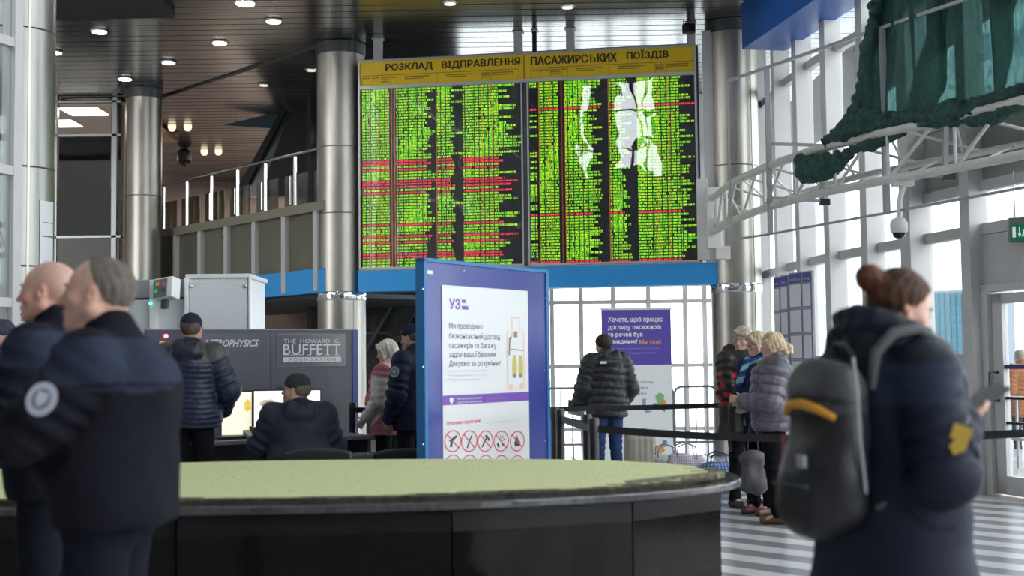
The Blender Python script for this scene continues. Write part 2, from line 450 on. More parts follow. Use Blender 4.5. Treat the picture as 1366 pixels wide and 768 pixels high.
# ---- ceiling: low slatted part beyond Y=16.3, tall atrium in front
ce = empty('ceiling', kind='structure')
MB().box(-15, 7, 16.3, 35, 6.26, 6.6).build('backing', m_ceilb, ce)
s = MB(); s2 = MB(); y = 16.35; k = 0
while y < 34.6:
    s.box(-15, 5.3, y, y+.086, 6.2+.002*((k*7) % 3), 6.222); y += .1; k += 1
o = s.build('ceiling_slat', m_ceil, ce); o['kind'] = 'stuff'
jt = MB()
a = on(210, 131, 6.2); b = on(423, 61, 6.2); jt.tube([(a.x, a.y, 6.19), (b.x, b.y, 6.19)], .02, square=True)
jt.build('expansion_joint', m_seam, ce)
MB().box(-15, 9, 16.1, 16.3, 6.15, 13).build('bulkhead', m_grey, ce)
MB().box(-15, 9, -14, 16.3, 13, 13.3).build('atrium_ceiling', mat('atrium_ceiling', (.5, .5, .5), .6), ce)
a = on(70, 3, 6.2); b = on(135, 5, 6.2)
MB().box(a.x-2, a.x+1.5, 16.35, 17.4, 6.1, 6.24).build('access_hatch', m_ceilb, ce)

# downlights
first = None
LP = [(202, 11), (133, 42), (73, 70), (365, 28), (293, 57), (225, 83), (167, 105), (327, 4), (415, 93), (352, 113), (600, 4), (757, 9)]
names = ['second row of downlights, nearest to camera', '', '']
lab = ['round ceiling downlight nearest the top edge, left of the brightest lamp', 'ceiling downlight between the hatch and the office glazing, middle of its row',
       'leftmost ceiling downlight, beside the large near column', 'ceiling downlight just right of the brightest lamp', 'ceiling downlight below and left of the brightest lamp',
       'ceiling downlight at the middle of the dark ceiling, third of its row', 'ceiling downlight nearest the far column top', 'dazzling bright ceiling lamp at the top edge of the photo',
       'dim ceiling downlight beside the left board column', 'dim ceiling downlight over the balcony', 'faint ceiling downlight above the left half of the board', 'faint ceiling downlight above the right half of the board']
for i, (x, y) in enumerate(LP):
    p = on(x, y, 6.19); big = (i == 7)
    dim = i > 7
    t = empty('ceiling_downlight', (p.x, p.y, 6.19), 0, lab[i], 'ceiling light', 'ceiling downlights')
    rr = .10 if not big else .12
    if dim: rr = .075
    MB().lathe((0, 0, 0), [(rr+.02, -.012), (rr+.035, .008)], 24).build('trim_ring', m_chrome, t, True)
    MB().lathe((0, 0, 0), [(rr, -.018), (rr, -.012)], 24).build('diffuser', mat('lamp_dazzling', (1, 1, 1), .5, emit=(.95, .98, 1), estr=60) if big else (mat('lamp_dim', (.8, .8, .75), .5, emit=(1, .97, .9), estr=.7) if dim else m_lamp), t)

# ---- window wall on the right (curved run of mullions)
m_p = [(6.5, -12), (6.4, -4), (6.15, 2), (5.85, 6), (5.6, 8.2), (5.3, 10.2), (5.02, 11.8), (4.72, 12.88), (4.48, 13.92), (4.27, 14.9), (4.09, 15.9), (3.956, 16.9), (3.88, 17.9), (3.86, 19.4), (3.86, 21.4), (3.86, 23.4)]
wr = empty('wall_right', kind='structure')
HW = 13.0
for i, (x, y) in enumerate(m_p):
    nx_, ny_ = m_p[min(i+1, len(m_p)-1)]; px_, py_ = m_p[max(i-1, 0)]
    yaw = math.atan2(ny_-py_, nx_-px_); M = Matrix.Translation((x, y, 0)) @ Matrix.Rotation(yaw, 4, 'Z')
    wide = i == 8
    w = .105 if wide else .08; top = 6.2 if y > 16.3 else HW
    MB().box(-w, w, -.03, .2 if not wide else .24, 0, top, M).build('mullion', m_white, wr, bevel=.004)
    MB().box(w, w+.022, -.06, .0, 0, top, M).build('gasket', m_dgrey, wr)
    if i == len(m_p)-1: break
    L = math.hypot(nx_-x, ny_-y); yaw = math.atan2(ny_-y, nx_-x); M = Matrix.Translation((x, y, 0)) @ Matrix.Rotation(yaw, 4, 'Z')
    near = i in (6, 7)            # bays with the low head over the entrance
    door = i == 6
    trs = [1.33, 2.62, 5.2, 7.8, 10.3, 11.9] if not near else ([2.62, 3.05, 3.8, 5.2, 7.8, 10.3, 11.9] if door else [1.33, 2.62, 3.05, 3.8, 5.2, 7.8, 10.3, 11.9])
    trs = [t for t in trs if t < top]
    for t in trs: MB().box(w, L-.08, -.02, .07, t-.055, t+.055, M).build('transom', m_grey, wr, bevel=.003)
    if not door: MB().box(w, L-.08, -.02, .05, 0, .2, M).build('sill', m_grey, wr, bevel=.003)
    if near: MB().box(w, L-.06, -.03, .03, 3.1, 3.75, M).build('solid_panel', mat('fascia_panel', (.33, .32, .31), .5, 0, .06, 2), wr)
    zz = ([.2] if not door else [2.05])+trs+[top]
    for a, b in zip(zz[:-1], zz[1:]):
        if near and abs(a-3.05) < .01: continue
        if b-a > .3: MB().box(w+.015, L-.075, .0, .012, a+.05, b-.05, M).build('pane', m_glass, wr)
    if door:   # glazed double door
        d = empty('door_1', (x, y, 0), yaw, kind='structure')
        MB().box(.06, L-.06, -.03, .06, 2.05, 2.56).build('overpanel', m_grey, d)
        fr = MB().box(.06, .13, -.03, .1, 0, 2.05).box(L-.17, L-.062, -.03, .1, 0, 2.05).box(.06, L-.06, -.03, .1, 1.99, 2.06); fr.build('door_frame', m_white, d, bevel=.004)
        lf = MB().box(L-.33, L-.18, -.02, .05, .02, 1.97).box(.14, .25, -.02, .05, .02, 1.97).box(.14, L-.18, -.02, .05, 1.87, 1.97).box(.14, L-.18, -.02, .05, .02, .2)
        lf.build('door_leaf', m_white, d, bevel=.004)
        MB().box(.25, L-.33, .01, .02, .2, 1.87).build('door_pane', m_glass, d)
        MB().box(.25, L-.33, -.012, .035, 1.235, 1.275).build('blue_rail', mat('navy_rail', (.01, .03, .16), .4), d)
        MB().box(.25, L-.33, -.012, .035, .94, .965).box(.25, L-.33, -.012, .035, .70, .725).build('push_bar', m_black, d)
        MB().tube([(L-.25, .05, 1.2), (L-.25, .14, 1.2), (L-.25, .14, .93), (L-.25, .05, .93)], .013, square=True).build('door_handle', m_black, d)

# blue box beam on top of the window wall at its far end
p0 = on(990, 66, 5.55); p1 = on(1079, 5, 5.55)
dr = (p1-p0).normalized(); q0 = p0; q1 = p0+dr*3.2; side = Vector((-dr.y, dr.x, 0))*.62
bb = MB().hexa([q0, q1, q1+side, q0+side], [q+Vector((0, 0, .63)) for q in (q0, q1, q1+side, q0+side)])
tag(bb.build('trim_2', m_blue2), kind='structure')
cc_ = q0-dr*.012

# back glass facade beyond the board
wb = empty('wall_back', kind='structure')
YB = 23.4; xs = [at(731, 480, YB).x-2.9, at(731, 480, YB).x-1.6]+[at(x, 480, YB).x for x in (737, 776, 819, 866, 915, 941)]+[3.86]
xs = xs[0:]
for i, x in enumerate(xs[1:], 1):
    MB().box(x-.04, x+.04, YB-.06, YB+.06, 0, 6.2).build('mullion', m_white, wb)
for i in range(1, len(xs)-1):
    for t in (.12, 1.26, 2.42, 4.2): MB().box(xs[i]+.04, xs[i+1]-.04, YB-.05, YB+.05, t-.035, t+.035).build('transom', m_white, wb)
    for a, b in ((.16, 1.22), (1.3, 2.38), (2.46, 4.16), (4.24, 6.2)):
        MB().box(xs[i]+.05, xs[i+1]-.05, YB, YB+.01, a, b).build('pane', m_glass, wb)
xw = xs[1]
# dark glazed wall to the left of it
m_dglaz = mat('dark_glazing', (.018, .02, .02), .12, 0, .3, .8)
MB().box(-3.6, xw, YB-.3, YB-.2, 0, 6.2).build('dark_glazing', m_dglaz, wb)
for t in (.55, 1.0, 1.33, 1.9, 2.6): MB().box(-3.6, xw, YB-.34, YB-.3, t-.018, t+.018).build('glazing_bar', m_grey if t in (1.0,) else m_dgrey, wb)
pw = at(490, 480, 22.6); pe = at(560, 480, 22.6)
st = empty('staircase_soffit', (0, 0, 0), 0, 'dark sloping staircase underside behind the woman in the pink vest', 'staircase')
a = at(486, 515, 22.6); b = at(560, 392, 22.6)
MB().tube([(a.x, 22.6, a.z), (b.x, 22.6, b.z)], .1, square=True).build('stringer', m_black, st)
a2 = at(486, 470, 22.7); b2 = at(530, 395, 22.7)
MB().tube([(a2.x, 22.7, a2.z), (b2.x, 22.7, b2.z)], .025, square=True).build('handrail', m_dgrey, st)

# far wall, left enclosing walls
m_pink = mat('pinkish_cladding', (.30, .25, .235), .45, 0, .08, 1.2)
tag(MB().box(-16, -3.6, 34.0, 34.3, 0, 6.3).build('wall_far', m_pink), kind='structure')
tag(MB().box(-16.2, -16, 12, 34.3, 0, 12).build('wall_far_left', m_grey), kind='structure')
tag(MB().box(-3.7, -3.6, 23.2, 34.0, 0, 6.2).build('wall_stair', m_dark), kind='structure')

# left glass wall and the mullion at the photo's left edge
wlft = empty('wall_left', kind='structure')
w0 = Vector((at(15, 480, 12.4).x, 12.4, 0)); wd = Vector((.36, .93, 0)).normalized()
pts = [w0-wd*t for t in (0, 1.6, 3.2, 5.2, 7.5)]+[Vector((-8.6, 4.5, 0)), Vector((-9, -4, 0)), Vector((-9, -12, 0))]
for i, p in enumerate(pts):
    q = pts[i+1] if i+1 < len(pts) else p+Vector((0, -1, 0)); yaw = math.atan2(q.y-p.y, q.x-p.x); L = (q-p).length
    M = Matrix.Translation(p) @ Matrix.Rotation(yaw, 4, 'Z')
    MB().box(-.055, .055, -.1, .06, 0, 13, M).build('mullion', m_white, wlft, bevel=.004)
    if i+1 == len(pts): break
    for t in (.1, 1.98, 3.25, 4.5, 6.5, 9): MB().box(.055, L-.055, -.04, .05, t-.045, t+.045, M).build('transom', m_white, wlft)
    if i > 3: MB().box(.055, L-.055, -.03, .04, 4.54, 13, M).build('light_block_cladding', mat('light_block_stone', (.13, .125, .12), .7, 0, .08, .5), wlft)  # unseen upper bays closed in dark stone to cut side light and board reflections
    for a, b in ((.15, 1.93), (2.03, 3.2), (3.3, 4.45))+(((4.55, 6.45), (6.55, 8.95), (9.05, 13)) if i < 4 else ()):
        MB().box(.055, L-.055, .0, .012, a, b, M).build('pane', m_glass, wlft)
tag(MB().box(-10.4, -10.2, -12, 11.5, -.2, 7).build('neighbouring_facade', mat('pinkish_facade', (.36, .33, .34), .8)), 'greyish pink building wall outside the left window', 'building')
# unseen wall behind camera: windows mirrored in the board, rest closed to cut light
wf = empty('wall_front', kind='structure')
m_block = mat('light_block_stone', (.13, .125, .12), .7, 0, .08, .5)
MB().box(-9.2, 8, -12.2, -12, 0, 8.6).box(-9.2, 8, -12.2, -12, 12.2, 13).box(-4.0, 8, -12.2, -12, 8.6, 12.2).box(-9.2, -7.05, -12.2, -12, 8.6, 12.2).box(-6.75, -5.6, -12.2, -12, 8.6, 12.2).build('light_block_wall', m_block, wf)
for x0, x1 in ((-7.05, -6.75), (-5.6, -4.9), (-4.9, -4.45), (-4.45, -4.0)):
    MB().box(x1-.05, x1+.03, -12.1, -11.95, 8.6, 12.2).build('mullion', m_dgrey, wf); MB().box(x0, x1, -12.1, -11.98, 10.9, 10.98).box(x0, x1, -12.1, -11.98, 9.6, 9.66).build('transom', m_dgrey, wf); MB().box(x0, x1, -12.03, -12.02, 8.6, 12.2).build('pane', m_glass, wf)

# ---- office behind glass, far left
of = empty('window_1', kind='structure'); Yo = 23.0
def px_box(x0, x1, y0, y1, Y, d=.05):
    a = at(x0, y1, Y); b = at(x1, y0, Y); return a.x, b.x, Y-d, Y+d, a.z, b.z
m_frm = mat('partition_frame', (.30, .32, .33), .35, .6)
MB().box(*px_box(72, 78, 130, 520, Yo)).box(*px_box(148, 157, 130, 520, Yo)).build('window_frame', m_frm, of)
for y in (136, 181, 316): MB().box(*px_box(70, 162, y-2, y+2, Yo)).build('transom', m_frm, of)
MB().box(*px_box(74, 160, 318, 700, Yo, .03)).build('lower_panel', mat('grey_metal_panel', (.05, .05, .045), .4, .3, .2, 1.5), of)
MB().box(*px_box(78, 148, 183, 314, Yo, .006)).build('pane', m_glassd, of)
MB().box(*px_box(157, 162, 140, 314, Yo, .006)).build('pane', m_glassd, of)
MB().box(*px_box(78, 148, 138, 179, Yo, .006)).build('pane', m_glass, of)
wx0 = at(60, 480, 23.1).x; wx1 = at(162, 480, 23.1).x
m_warm = mat('office_ceiling', (.5, .33, .22), .6)
tag(MB().box(wx0-2, wx1, 23.1, 27, 6.06, 6.15).build('trim_3', m_warm), kind='structure')
tag(MB().box(wx0-2, wx1-.95, 26.9, 27, 0, 6.06).build('wall_office_back', mat('office_wall', (.45, .34, .26), .7)), kind='structure')
tag(MB().hexa([(wx1-.0, 23.05, 0), (wx1+.06, 23.05, 0), (wx1-.9, 27, 0), (wx1-.98, 27, 0)], [(wx1-.0, 23.05, 6.1), (wx1+.06, 23.05, 6.1), (wx1-.9, 27, 6.1), (wx1-.98, 27, 6.1)]).build('wall_office_side', mat('office_wall', (.45, .34, .26), .7)), kind='structure')
m_panel = mat('office_light', (1, 1, 1), .5, emit=(1, .86, .68), estr=9)
for j, (x, y) in enumerate(((113, 148), (79, 164))):
    p = on(x, y, 6.05); t = empty('ceiling_panel_light', (p.x, p.y, 6.05), 0, ('rectangular light panel on the warm office ceiling, right one', 'rectangular light panel on the office ceiling, left one cut by the frame')[j], 'ceiling light', 'office light panels')
    MB().box(-.34, .34, -.34, .34, -.02, .0).build('diffuser', m_panel, t); MB().box(-.36, .36, -.36, .36, -.012, .002).build('frame', m_wpaint, t)
# corrugated wall and railing behind the dark glass
cw = empty('corrugated_partition', (0, 0, 0), 0, 'dark corrugated partition behind the tinted glass at far left', 'partition')
a = at(78, 300, 25); b = at(150, 215, 25); zt = at(100, 235, 25).z
n = 36; 
for i in range(n):
    x = a.x+(b.x-a.x)*i/n; MB().box(x, x+(b.x-a.x)/n*.6, 25, 25.04, 2.5, zt-.5*i/n+.25).build('rib', mat('dark_corrugated', (.045, .058, .062), .4, .3), cw)
MB().box(a.x, b.x, 25.04, 25.08, 2.5, zt-.3).build('sheet', mat('dark_corrugated', (.045, .058, .062), .4, .3), cw)
rl = empty('inner_railing', (0, 0, 0), 0, 'black stair railing behind the tinted glass at far left', 'railing')
A = at(76, 281, 23.8); B = at(150, 262, 23.8)
MB().tube([A, B], .03).build('handrail', m_black, rl)
for i in range(5):
    q = A.lerp(B, (i+.2)/5); MB().tube([q, (q.x, q.y, 2.5)], .022).build('post', m_black, rl)
MB().box(wx0-2, wx1-.9, 23.1, 26.9, 2.9, 3.0).build('trim_4', m_dark)
tag(bpy.data.objects['trim_4'], kind='structure')
# upper interior strip above the office (reflective bronze cladding)
tag(MB().box(*px_box(70, 148, 78, 134, 23.2, .04)).build('trim_5', mat('bronze_cladding', (.22, .16, .11), .25, .8, .3, 1.5)), kind='structure')

# ---- balcony with railing, pilasters and blue band
A = Vector((on(423, 268, 3.80).x, on(423, 268, 3.80).y)); B = Vector((on(187, 311, 3.80).x, on(187, 311, 3.80).y))
bp = Panel.two(B, A); Lb = (A-B).length; Le = Lb+.22
ba = bp.root('balcony', kind='structure')
m_olive = mat('olive_panel', (.12, .115, .085), .3, .1, .2, 1.2, rnoise=.1); m_slab = mat('slab_edge', (.20, .19, .14), .5)
MB().box(-.3, Le, -.06, 3.0, 3.64, 3.78).build('slab', m_slab, ba)
nb = 7
for i in range(nb+1):
    x = Lb*(i)/6.6-.35
    MB().box(x-.055, x+.055, -.05, .1, 2.45, 3.64).build('pilaster', mat('pilaster_grey', (.46, .46, .44), .45), ba)
    if i < nb: MB().box(x+.055, x+Lb/6.6-.055, .02, .06, 2.45, 3.64).build('panel', m_olive, ba)
MB().box(Lb*.5, Le, -.03, .25, 2.42, 2.78).build('blue_band', m_blue, ba)
MB().box(-.35, Le, .1, 3, 2.35, 2.42).build('soffit', m_dark, ba)
rg = bp.root('balcony_railing', 'steel balcony railing with glass infill on the upper level', 'railing')
for i in range(8):
    x = -.02+(Lb+.2)*i/7.0
    MB().tube([(x, .05, 3.78), (x, .05, 4.56)], .028).build('post', m_chrome, rg)
    MB().tube([(x+.26, .35, 3.9), (x+.26, .35, 4.35)], .018).build('rear_post', m_chrome, rg)
MB().tube([(-.45, .05, 4.6), (Le, .05, 4.6)], .026, 12).build('handrail', m_chrome, rg)
for i in range(7):
    x = -.02+(Lb+.2)*i/7.0; w = (Lb+.2)/7
    MB().box(x+.1, x+w-.1, .34, .35, 3.84, 4.36).build('glass_infill', glass('smoky_glass', (.45, .45, .38), 1.5), rg)
# dark staircase bulk on the upper level
es = empty('upper_staircase', (0, 0, 0), 0, 'dark diagonal staircase bulk rising behind the balcony', 'staircase')
def ext(pts, Y, d): return [(at(x, y, Y).x, Y, at(x, y, Y).z) for x, y in pts], [(at(x, y, Y).x, Y+d, at(x, y, Y).z) for x, y in pts]
def slab(pts, Y, d, name, m, par):
    f, b = ext(pts, Y, d); b = [(p[0], q[1], p[2]) for p, q in zip(f, b)]
    mb = MB(); mb.hexa(f, b); return mb.build(name, m, par)
slab([(345, 262), (423, 262), (423, 128), (390, 140)], 24.5, .3, 'side_panel', m_black, es)
slab([(310, 262), (322, 262), (382, 146), (373, 149)], 24.45, .2, 'edge_beam', m_black, es)
slab([(322, 262), (345, 262), (391, 141), (382, 146)], 24.6, .15, 'glazed_strip', mat('strip_grey', (.2, .22, .22), .2, .2), es)
slab([(296, 167), (372, 172), (382, 147), (364, 151)], 24.8, .1, 'skylight_sliver', mat('bluish_glazing', (.12, .2, .27), .2), es)
# domed camera and small dark camera
def dome(p, label, s_=1.):
    t = empty('dome_camera', p, 0, label, 'camera'); MB().lathe((0, 0, 0), [(.11*s_, -.06*s_), (.12*s_, 0), (.11*s_, .1*s_), (.06*s_, .14*s_)], 24).build('housing', m_dgrey, t, True)
    MB().lathe((0, 0, 0), [(.01, -.16*s_), (.06*s_, -.14*s_), (.095*s_, -.1*s_), (.105*s_, -.06*s_)], 24).build('dome', mat('dark_gloss', (.01, .01, .012), .1), t, True)
    MB().tube([(0, 0, .1*s_), (0, 0, 6.2-p[2])], .02).build('stem', m_dgrey, t)
dome(at(246, 210, 28.6), 'black dome camera hanging over the balcony', 1.35)

# upper floor carried back to bounce light, twin spotlights, added fill lights
tag(MB().box(-6.9, -3.6, 25.6, 33.9, 3.6, 3.74).build('trim_7', mat('upper_floor', (.35, .33, .31), .35)), kind='structure')
for i, (x, y) in enumerate(((240, 168), (282, 201))):
    p = on(x, y, 6.19) if i == 0 else on(x, y, 6.19)
    t = empty('twin_spotlight', (p.x, p.y, 6.19), 0, ('pair of small spotlights on the ceiling over the balcony, nearer pair', 'pair of small spotlights on the ceiling over the balcony, farther pair')[i], 'ceiling light')
    for k in (-1, 1): MB().lathe((k*.16, 0, 0), [(.05, -.1), (.08, -.04), (.08, .01)], 16).build('lamp_head', mat('spot_glow', (.9, .85, .7), .4, emit=(1, .85, .6), estr=1.2), t, True)
for i, (x, y) in enumerate(((-5.2, 28.5), (-6.2, 31.5), (-9.5, 30))):
    ld = bpy.data.lights.new('upper_fill_light', 'AREA'); ld.energy = 110; ld.size = 1.2; ld.color = (1, .86, .74)  # unseen warm fill added to brighten the back ceiling and wall
    lo_ = bpy.data.objects.new('upper_fill_light', ld); COL.objects.link(lo_); lo_.location = (x, y, 6.1)
# ================================================================ DEPARTURE BOARD and blue beam
pb = Panel((-2.23, 19.0), R(-9)); YAW = pb.yaw
UW = pb.u(928, 200)
bd = pb.root('departure_board', 'huge wall mounted train departure board with green rows and yellow header', 'departure board')
m_yel = mat('yellow_header', (.80, .53, .015), .45, 0, .04, 3); m_ink = mat('ink_dark', (.03, .02, .02), .6)
m_al = mat('aluminium_trim', (.55, .55, .57), .35, .6)
ZT, ZB, ZH = 5.86, 2.77, 5.47
MB().box(-.02, UW+.06, .06, .4, ZB-.03, ZT-.0).build('casing', m_dgrey, bd)
h = MB().box(0, UW, 0, .07, ZH, ZT-.03).build('header_panel', m_yel, bd)
fr = MB().box(-.02, UW+.03, -.02, .07, ZT-.03, ZT).box(-.02, UW+.03, -.02, .06, ZH-.045, ZH).box(-.025, 0, -.02, .06, ZB, ZT).box(UW, UW+.03, -.02, .06, ZB, ZT)
s1 = (.0, pb.u(696, 230)); s2 = (pb.u(706, 230), UW)
fr.box(s1[1], s1[1]+.022, -.02, .06, ZB, ZH-.04).box(s2[0]-.022, s2[0], -.02, .06, ZB, ZH-.04).box(-.02, s1[1]+.02, -.02, .06, ZB-.03, ZB).box(s2[0]-.02, UW+.03, -.02, .06, ZB-.03, ZB)
fr.build('frame', m_al, bd)
MB().box(s1[1]+.022, s2[0]-.022, .0, .06, ZB-.02, ZH-.04).build('centre_strip', m_dgrey, bd)
hz = .15
def hx(px): return pb.u(px, 85)
def word(w, px0, px1, z0, z1, m=m_ink, bold=.006):
    o = txt(w, hx(px0), z0, hx(px1)-hx(px0)-.008, z1-z0, m, bd, -.003, bold=bold); me = o.data; n = len(me.vertices)   # a second stroke set beside the first thickens the letters
    vs = [tuple(v.co) for v in me.vertices]; fs = [tuple(p.vertices) for p in me.polygons]; me2 = bpy.data.meshes.new('lettering'); me2.from_pydata(vs+[(x+.009, y-.0006, z) for x, y, z in vs]+[(x+.0045, y-.0012, z+.004) for x, y, z in vs], [], fs+[tuple(i+n for i in f) for f in fs]+[tuple(i+2*n for i in f) for f in fs]); me2.materials.append(m); o.data = me2; return o
word('РОЗКЛАД', 514, 577, 5.672, 5.79); word('ВІДПРАВЛЕННЯ', 589, 694, 5.665, 5.79); word('ПАСАЖИРС', 708, 784.5, 5.668, 5.79); word('КИХ', 797, 823, 5.668, 5.79)
xa, xb = hx(787.3), hx(794.8); sw = .018
MB().rect(xa, 5.67, xa+sw, 5.788, -.003).rect(xa+sw, 5.67, xb-.012, 5.684, -.003).rect(xa+sw, 5.726, xb-.012, 5.74, -.003).poly([(xb-.02, 5.67), (xb-.006, 5.675), (xb, 5.69), (xb, 5.72), (xb-.006, 5.735), (xb-.02, 5.74), (xb-.02, 5.726), (xb-.017, 5.715), (xb-.017, 5.695), (xb-.02, 5.684)], -.003).build('lettering', m_ink, bd); word('ПОЇЗДІВ', 836, 892, 5.665, 5.815)
gl = MB(); zt = 5.625; zb = 5.475
gl.rect(hx(698.5), 5.475, hx(699.5), 5.83, -.003)
for cols in ([483, 497, 509, 520, 529, 583, 642, 655, 692], [708, 721, 734, 749, 757, 813, 874, 888, 926]):
    gl.rect(hx(cols[0]), zt-.003, hx(cols[-1]), zt+.003, -.003)
    for c in cols: gl.rect(hx(c)-.002, zb, hx(c)+.002, zt, -.003)
    for a, b, n in zip(cols[:-1], cols[1:], (1, 1, 3, 1, 2, 2, 3, 2)):
        for r_ in range(n):
            z = zt-.045-r_*.03; w = hx(b)-hx(a); x = hx(a)+.01
            ww = w*.8-.01 if n > 1 else w*.7
            if b-a > 40: x = hx(a)+w*.2; ww = w*.6*(1-.25*r_)
            # tiny lettering: runs of short strokes
            xx = x
            while xx < x+ww: gl.rect(xx, z, xx+.012, z+.017, -.003); xx += .02
gl.build('header_lettering', m_ink, bd)

m_scr = mat('led_screen_black', (.012, .012, .016), .3)
mg = mat('led_green', (.02, .05, .0), .6, emit=(.13, .80, .01), estr=1.75)
my = mat('led_lime', (.05, .07, .0), .6, emit=(.44, .86, .02), estr=2.1)
mr_ = mat('led_red', (.1, .0, .01), .6, emit=(1, .045, .09), estr=1.7)
mo = mat('led_orange', (.1, .03, .0), .6, emit=(.85, .20, .03), estr=.8)
rnd = random.Random(3)
def screen(x0, x1, z0, z1, cols, lines, reds, idx, gapcol):
    sc_ = MB().box(x0, x1, .03, .06, z0, z1).build('led_screen', m_scr, bd)
    G = MB(); Yl = MB(); Rd = MB(); Ln = MB(); Gr = MB()
    n = 62; dz = (z1-z0)/n; W_ = x1-x0
    for r_ in range(n):
        z = z1-(r_+1)*dz+dz*.12; hh = dz*.62; red = r_ in reds
        gaps = lambda xx: ((xx-x0)/W_*34) % 1 < .16
        for c0_, c1_, a_, b_ in cols:
            end = c0_+(c1_-c0_)*rnd.uniform(a_, b_); x = x0+W_*c0_; xe = x0+W_*end
            if rnd.random() < .04 and not red: xe = x0+W_*c1_
            if a_ == 1 and c0_ < .02 and idx == 1 and (rnd.random() < (.75 if r_ < 26 else .35)): continue
            if a_ == .15 and rnd.random() < .35: continue
            cw = .0125
            while x < xe-cw:
                if rnd.random() < .93 and not gaps(x):
                    t = Rd if red else (G if rnd.random() < .45 else Yl)
                    k = rnd.randint(0, 3); w = cw*.8
                    if k == 0: t.rect(x, z, x+w*.28, z+hh, .027).rect(x+w*.7, z, x+w, z+hh, .027).rect(x+w*.28, z+hh*.4, x+w*.7, z+hh*.62, .027)
                    elif k == 1: t.rect(x, z+hh*.78, x+w, z+hh, .027).rect(x, z, x+w, z+hh*.22, .027).rect(x+w*.35, z+hh*.22, x+w*.7, z+hh*.78, .027)
                    elif k == 2: t.rect(x, z, x+w*.3, z+hh, .027).rect(x+w*.3, z+hh*.75, x+w, z+hh, .027).rect(x+w*.3, z, x+w, z+hh*.24, .027)
                    else: t.rect(x, z, x+w, z+hh*.2, .027).rect(x, z+hh*.4, x+w, z+hh*.6, .027).rect(x, z+hh*.8, x+w, z+hh, .027).rect(x+w*.6, z+hh*.2, x+w, z+hh*.8, .027)
                x += cw
    for L_ in lines: Ln.rect(x0+W_*L_-.004, z0, x0+W_*L_+.003, z1, .0265)
    for j in range(1, 11): Gr.rect(x0, z0+(z1-z0)*j/11-.003, x1, z0+(z1-z0)*j/11+.002, .0262)
    for j in range(1, 20): Gr.rect(x0+W_*j/20-.002, z0, x0+W_*j/20+.001, z1, .0262)
    for b_, m, nm in ((G, mg, 'green_led_text'), (Yl, my, 'lime_led_text'), (Rd, mr_, 'red_led_text'), (Ln, mo, 'column_line'), (Gr, mat('module_joint', (.003, .003, .003), .7), 'module_joint')):
        o = b_.build(nm, m, sc_); o['kind'] = 'stuff'
    MB().box(x0, x1, .0, .008, z0, z1).build('cover_glass', glass('cover_glass', (.97, .97, 1), 1.95, wave=.004), bd)
red1 = {25, 26, 28, 33, 34, 36, 47, 51, 53, 57, 58, 32}
screen(s1[0], s1[1], ZB, ZH-.04, [(.01, .185, 1, 1), (.225, .47, .7, 1.0), (.48, .64, .5, .75), (.64, .86, 1, 1), (.86, 1, .15, .95)], (.06, .12, .17, .195, .215, .475, .76, .82), red1, 0, .2)
screen(s2[0], s2[1], ZB, ZH-.04, [(.0, .05, 1, 1), (.06, .19, 1, 1), (.22, .45, .6, 1.), (.49, .63, .5, .9), (.65, .91, 1, 1), (.91, 1, .15, 1)], (.062, .13, .2, .22, .485, .775, .84), {9, 45, 61}, 1, .2)

# posts carrying the board and louvre strip above it
for i, x in enumerate((502, 690, 712, 760, 922)):
    u_ = pb.u(x, 60); w = .06 if x != 712 else .03
    o = pb.root('support_post', ('grey ceiling post above the left end of the board', 'grey ceiling post above the middle of the board', 'thin black ceiling post above the middle of the board', 'grey ceiling post just right of the board middle', 'grey ceiling post above the right end of the board')[i], 'post', 'posts carrying the board')
    MB().box(u_-w, u_+w, .05, .15, ZT, 6.2).build('shaft', m_grey if x != 712 else m_black, o); MB().box(u_-w-.02, u_+w+.02, .03, .17, 6.185, 6.2).build('flange', m_grey, o)
lv = pb.root('louvre_strip', 'dark louvred strip running along the top of the departure board', 'louvre')
MB().box(-.1, UW+.0, .42, .5, ZT-.1, 5.98).build('backing', m_dgrey, lv)
for i in range(44):
    u_ = UW*i/44; MB().box(u_, u_+.07, .40, .42, ZT-.05, 5.97).build('louvre_blade', mat('louvre_grey', (.16, .17, .17), .4, .3), lv)
# blue beam
z0 = .5*(pb.z(500, 387)+pb.z(930, 381)); z1 = ZB-.035
be = pb.root('trim_6', kind='structure')
u0 = pb.u(478, 380); u1 = pb.u(958, 370)
MB().box(u0, u1, .0, .35, z0, z1).build('blue_beam', m_blue, be)
MB().box(u0, u1, -.01, .0, z1-.012, z1).build('lip', m_al, be)
# white service posts at the right end
sv = pb.root('service_duct', 'white vertical duct beside the right end of the board', 'duct')
MB().box(pb.u(930, 300), pb.u(945, 300), -.12, .06, pb.z(938, 347), pb.z(938, 240)).build('junction_box', m_wpaint, sv, bevel=.004)
MB().box(pb.u(939, 200), pb.u(953, 200), .02, .2, pb.z(948, 350), pb.z(948, 40)).build('duct', m_white, sv, bevel=.004)
# hanging spotlights
for x, y, l in ((514, 20, 'small black spotlight hanging above the left end of the board'), (845, 6, 'small black spotlight hanging above the right half of the board'), (919, 38, 'dark spotlight at the right corner above the board')):
    D = 18.0; p = at(x, y, D); t = empty('spotlight', p, R(20), l, 'spotlight')
    MB().box(-.08, .08, -.06, .06, -.07, .07).build('housing', m_black, t, bevel=.01); MB().box(-.06, .06, -.066, -.06, -.05, .05).build('lens', mat('dark_gloss', (.01, .01, .012), .1), t)
    MB().tube([(-.085, 0, 0), (-.085, 0, .1), (.085, 0, .1), (.085, 0, 0)], .008).tube([(0, 0, .1), (0, 0, max(.12, 6.2-p.z))], .012).build('bracket', m_black, t)

